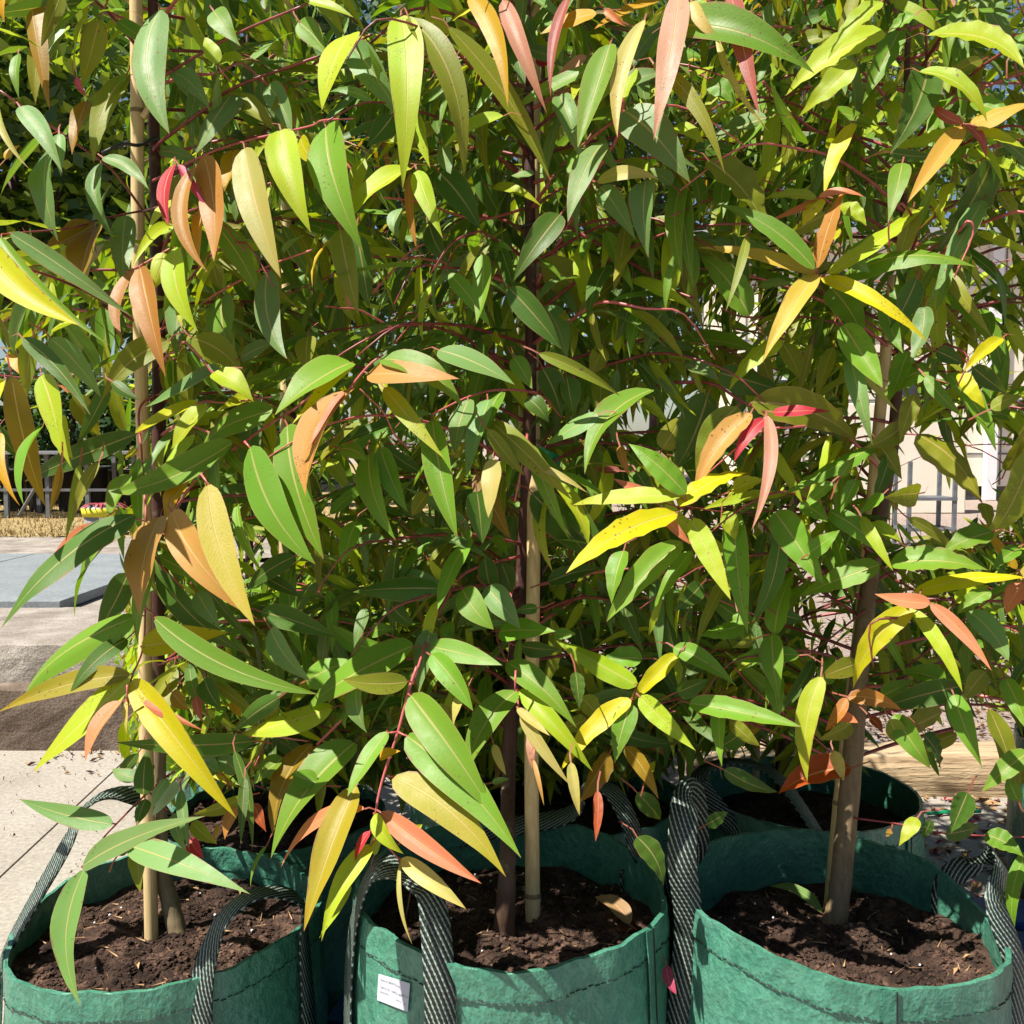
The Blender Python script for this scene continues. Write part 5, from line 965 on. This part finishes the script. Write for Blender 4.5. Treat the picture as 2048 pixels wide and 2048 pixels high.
def grow(key, nbr, z0, z1, crown, front, wavy, seed, lsize=(.065, .148), extra_obj=300):
    r = random.Random(seed); T = TREES[key]; tp = T['trunk']; items = []; ylim = 1.385
    for i in range(nbr):
        z = z0 + (z1 - z0) * ((i + r.random()) / nbr) ** (1.0 if front else 1.25)
        if not front and i % 2 == 0: z = z0 + .34 * r.random()
        k = min(range(len(tp)), key=lambda q: abs(tp[q].z - z)); st_ = tp[k]
        az = i * 2.4 + r.uniform(-.5, .5); L = crown * r.uniform(.65, 1.15) * (1 - .35 * max(0, (z - 1.5) / 1.2)); out = Vector((math.cos(az), math.sin(az), 0))
        rise = r.uniform(.15, .75); pts = [st_ + out * L * t + Vector((0, 0, L * (rise * t - .55 * rise * t * t - .22 * t ** 3))) + Vector((r.gauss(0, .012), r.gauss(0, .012), r.gauss(0, .008))) * t for t in (0, .2, .4, .6, .8, 1)]
        if front: pts = [Vector((p.x, max(p.y, 1.36 + .02 * math.sin(9 * p.x)), p.z)) for p in pts]
        sm = smooth_path(pts, 3); good = keep(sm[3::3], front, r)
        if good or True:
            if good:
                b = MB(); b.tube(sm, [.0031 - .0021 * j / (len(sm) - 1) for j in range(len(sm))], 6); b.obj('branch', M['twig' if r.random() < .7 else 'twig_pink'], T['root'], True)
        nl = int(L / .030); young = r.random() < .26
        for j in range(nl):
            t = .18 + .82 * (j + r.random() * .5) / nl; f = t * (len(sm) - 1); a = min(int(f), len(sm) - 2); p = sm[a].lerp(sm[a + 1], f - a); bd = (sm[a + 1] - sm[a]).normalized()
            side = bd.cross(Vector((0, 0, 1)))
            if side.length < .1: side = Vector((1, 0, 0))
            side.normalize()
            if j % 2: side = (side * .35 + bd.cross(side) * .9).normalized()
            for sg in (-1, 1):
                ax = bd * r.uniform(.15, .6) + side * sg * r.uniform(.3, .8) + Vector((0, 0, r.uniform(-1.1, .05))) + Vector((r.gauss(0, .2), r.gauss(0, .2), r.gauss(0, .2))); ax.normalize()
                ll = r.uniform(*lsize) * (1 if t < .85 else .75); bp = p + ax * .012
                if front and (bp.y < ylim or (bp + ax * ll).y < ylim - .03): continue
                if not keep((bp, bp + ax * ll * .5, bp + ax * ll), front, r): continue
                if not clear_of((bp, bp + ax * ll * .5, bp + ax * ll), r): continue
                n = Vector((-.35, -.2, .75)) + out * .35 + Vector((r.gauss(0, .35), r.gauss(0, .35), r.gauss(0, .3))); n = n - ax * n.dot(ax)
                if n.length < .05: continue
                n.normalize(); c = PAL[key][r.randrange(len(PAL[key]))]
                if t > .8 and young: c = r.choice('yllnKtasp' if r.random() < .5 else 'lln')
                pr = proj(bp + ax * ll * .5); vis = -60 < pr[0] < 2110 and -60 < pr[1] < 2110
                items.append((-(ll / max(.1, pr[2])) * (1 if vis else .001) * (1 + .8 / max(.3, pr[2] - .9)), bp, ax, n, ll, c, r.randrange(16)))
    items.sort(key=lambda q: q[0]); lim = max(0, 300 - T.get('nh', 0)); ME = TPW_ME if wavy else TPL_ME; TT = TPW if wavy else TPL
    for it in items[:lim]:
        _, bp, ax, n, ll, c, ti = it; xv = ax.cross(n)
        o = bpy.data.objects.new('leaf', ME[ti]); C.objects.link(o); o.parent = T['root']
        m = Matrix((xv, ax, n)).transposed().to_4x4() @ Matrix.Scale(ll, 4); m.translation = bp - T['base']; o.matrix_local = m; o.color = (*jitter(COL[c], r), 1)
    rest = items[lim:]
    if rest:
        Vs, Us, Fs, Cs, off = [], [], [], [], 0
        for _, bp, ax, n, ll, c, ti in rest:
            v, u, f = TT[ti]; xv = ax.cross(n); m = np.array((xv, ax, n)) * ll; d = bp - T['base']
            Vs.append(v @ m + np.array(d)); Us.append(u); Fs.append(f + off); off += len(v); Cs.append(np.tile(np.array((*jitter(COL[c], r), 1), np.float32), (len(v), 1)))
        V = np.concatenate(Vs); U = np.concatenate(Us); Fa = np.concatenate(Fs); Ca = np.concatenate(Cs)
        me = bpy.data.meshes.new('foliage'); me.vertices.add(len(V)); me.vertices.foreach_set('co', V.astype(np.float32).ravel()); me.loops.add(Fa.size); me.loops.foreach_set('vertex_index', Fa.astype(np.int32).ravel())
        me.polygons.add(len(Fa)); me.polygons.foreach_set('loop_start', np.arange(0, Fa.size, 4, dtype=np.int32)); me.polygons.foreach_set('loop_total', np.full(len(Fa), 4, np.int32)); me.update(calc_edges=True)
        ul = me.uv_layers.new(name='UVMap'); ul.data.foreach_set('uv', U.astype(np.float32)[Fa.ravel()].ravel())
        ca = me.color_attributes.new('leaf_colour', 'FLOAT_COLOR', 'POINT'); ca.data.foreach_set('color', Ca.ravel())
        me.polygons.foreach_set('use_smooth', np.ones(len(Fa), bool)); me.materials.append(M['foliage'])
        o = bpy.data.objects.new('foliage', me); C.objects.link(o); o.parent = T['root']; tag(o, kind='stuff')
    print('tree', key, 'grown leaves', len(items))
grow(1, 86, .66, 2.3, .42, True, False, 101); grow(2, 100, .66, 2.3, .44, True, False, 102); grow(3, 112, .72, 2.3, .48, True, True, 103)
grow(4, 124, .46, 2.5, .46, False, False, 104); grow(5, 136, .46, 2.5, .48, False, False, 105); grow(6, 146, .50, 2.5, .54, False, True, 106); grow(7, 130, .66, 2.5, .60, False, True, 107)
grow(8, 74, .52, 2.6, .50, False, False, 108); grow(9, 84, .55, 2.6, .54, False, False, 109)


# ------------------------------------------------------------------ small things
def tie(pts, rad, mat, label, name='plant_tie'):
    b = MB(); b.tube(smooth_path(pts, 5), rad, 7); return tag(b.obj(name, M[mat], None, True), label, 'tie')
ty = 1.585
tie([at(192 * S, 289 * S, ty - .03), at(232 * S, 272 * S, ty - .03), at(262 * S, 274 * S, ty - .016), at(290 * S, 262 * S, ty + .025), at(305 * S, 268 * S, ty + .07), at(280 * S, 275 * S, ty + .07), at(240 * S, 268 * S, ty + .01), at(236 * S, 280 * S, ty - .02)], .0028, 'black_plastic', 'black plastic tie looped round the tall left stake and red trunk')
tie([at(985 * S, 428 * S, 1.57), at(1010 * S, 420 * S, 1.572), at(1030 * S, 424 * S, 1.60), at(1010 * S, 430 * S, 1.64), at(985 * S, 428 * S, 1.60), at(985 * S, 428 * S, 1.57)], .0028, 'black_plastic', 'black plastic tie round the middle trunk among the leaves')
b = MB(); g0 = [at(1018 * S, 852 * S, 1.55), at(1034 * S, 862 * S, 1.548), at(1058 * S, 872 * S, 1.56)]; b.ribbon(smooth_path(g0, 3), [Vector((.002, 0, .009))] * 7, .001); tag(b.obj('plant_tie', M['green_plastic']), 'bright green plastic tie on the middle bamboo stake', 'tie')
def fallen(base, tip, W, col, label, arch=.06, nvec=(0, -.3, 1), seed=1, mat=None):
    base, tip = Vector(base), Vector(tip); ch = tip - base; L = ch.length; yv = ch / L; n = Vector(nvec); n = (n - yv * n.dot(yv)).normalized(); xv = yv.cross(n)
    V, UV, Fc = leaf_grid(L, W, 12, 4, L * .1, arch, .25, .04, 2, .2, .48, .8, seed); add_stalk(V, UV, Fc, [(0, -.015, 0), (0, .003, 0)], .001)
    me = bpy.data.meshes.new('fallen_leaf'); me.from_pydata([xv * a + yv * b_ + n * c_ for a, b_, c_ in V], [], Fc); me.materials.append(mat or M['leaf'])
    ul = me.uv_layers.new(name='UVMap'); vi = np.empty(len(me.loops), np.int32); me.loops.foreach_get('vertex_index', vi); ul.data.foreach_set('uv', np.array(UV, np.float32)[vi].ravel()); me.polygons.foreach_set('use_smooth', [True] * len(Fc))
    o = bpy.data.objects.new('fallen_leaf', me); C.objects.link(o); o.location = base; o.color = (*(COL[col] if isinstance(col, str) else col), 1); return tag(o, label, 'leaf')
zb, zc_ = BB['soil'] + .022, BC['soil'] + .02
fallen(onz(1188 * S, 1838 * S - 100, zb), onz(1122 * S, 1692 * S, zb + .015), .030, (.36, .22, .11), 'curled dry tan leaf lying on the soil of the middle bag', .07)
fallen(onz(1550 * S, 1722 * S, zc_), onz(1450 * S, 1672 * S, zc_ + .01), .022, 'b', 'narrow green leaf lying on the soil of the right bag', .1)
fallen(at(1258 * S, 1822 * S, 1.36), at(1276 * S, 1876 * S, 1.33), .016, 'm', 'small crimson leaf caught between the middle and right bags', .05, (0, -1, .3))
b = MB(); b.tube([onz(755 * S, 1772 * S, zb), at(770 * S, 1710 * S, 1.33), at(780 * S, 1650 * S, 1.30)], .0011, 5); tag(b.obj('dry_twig', M['bark_chip']), 'thin dry twig propped on the rim of the middle bag', 'twig')
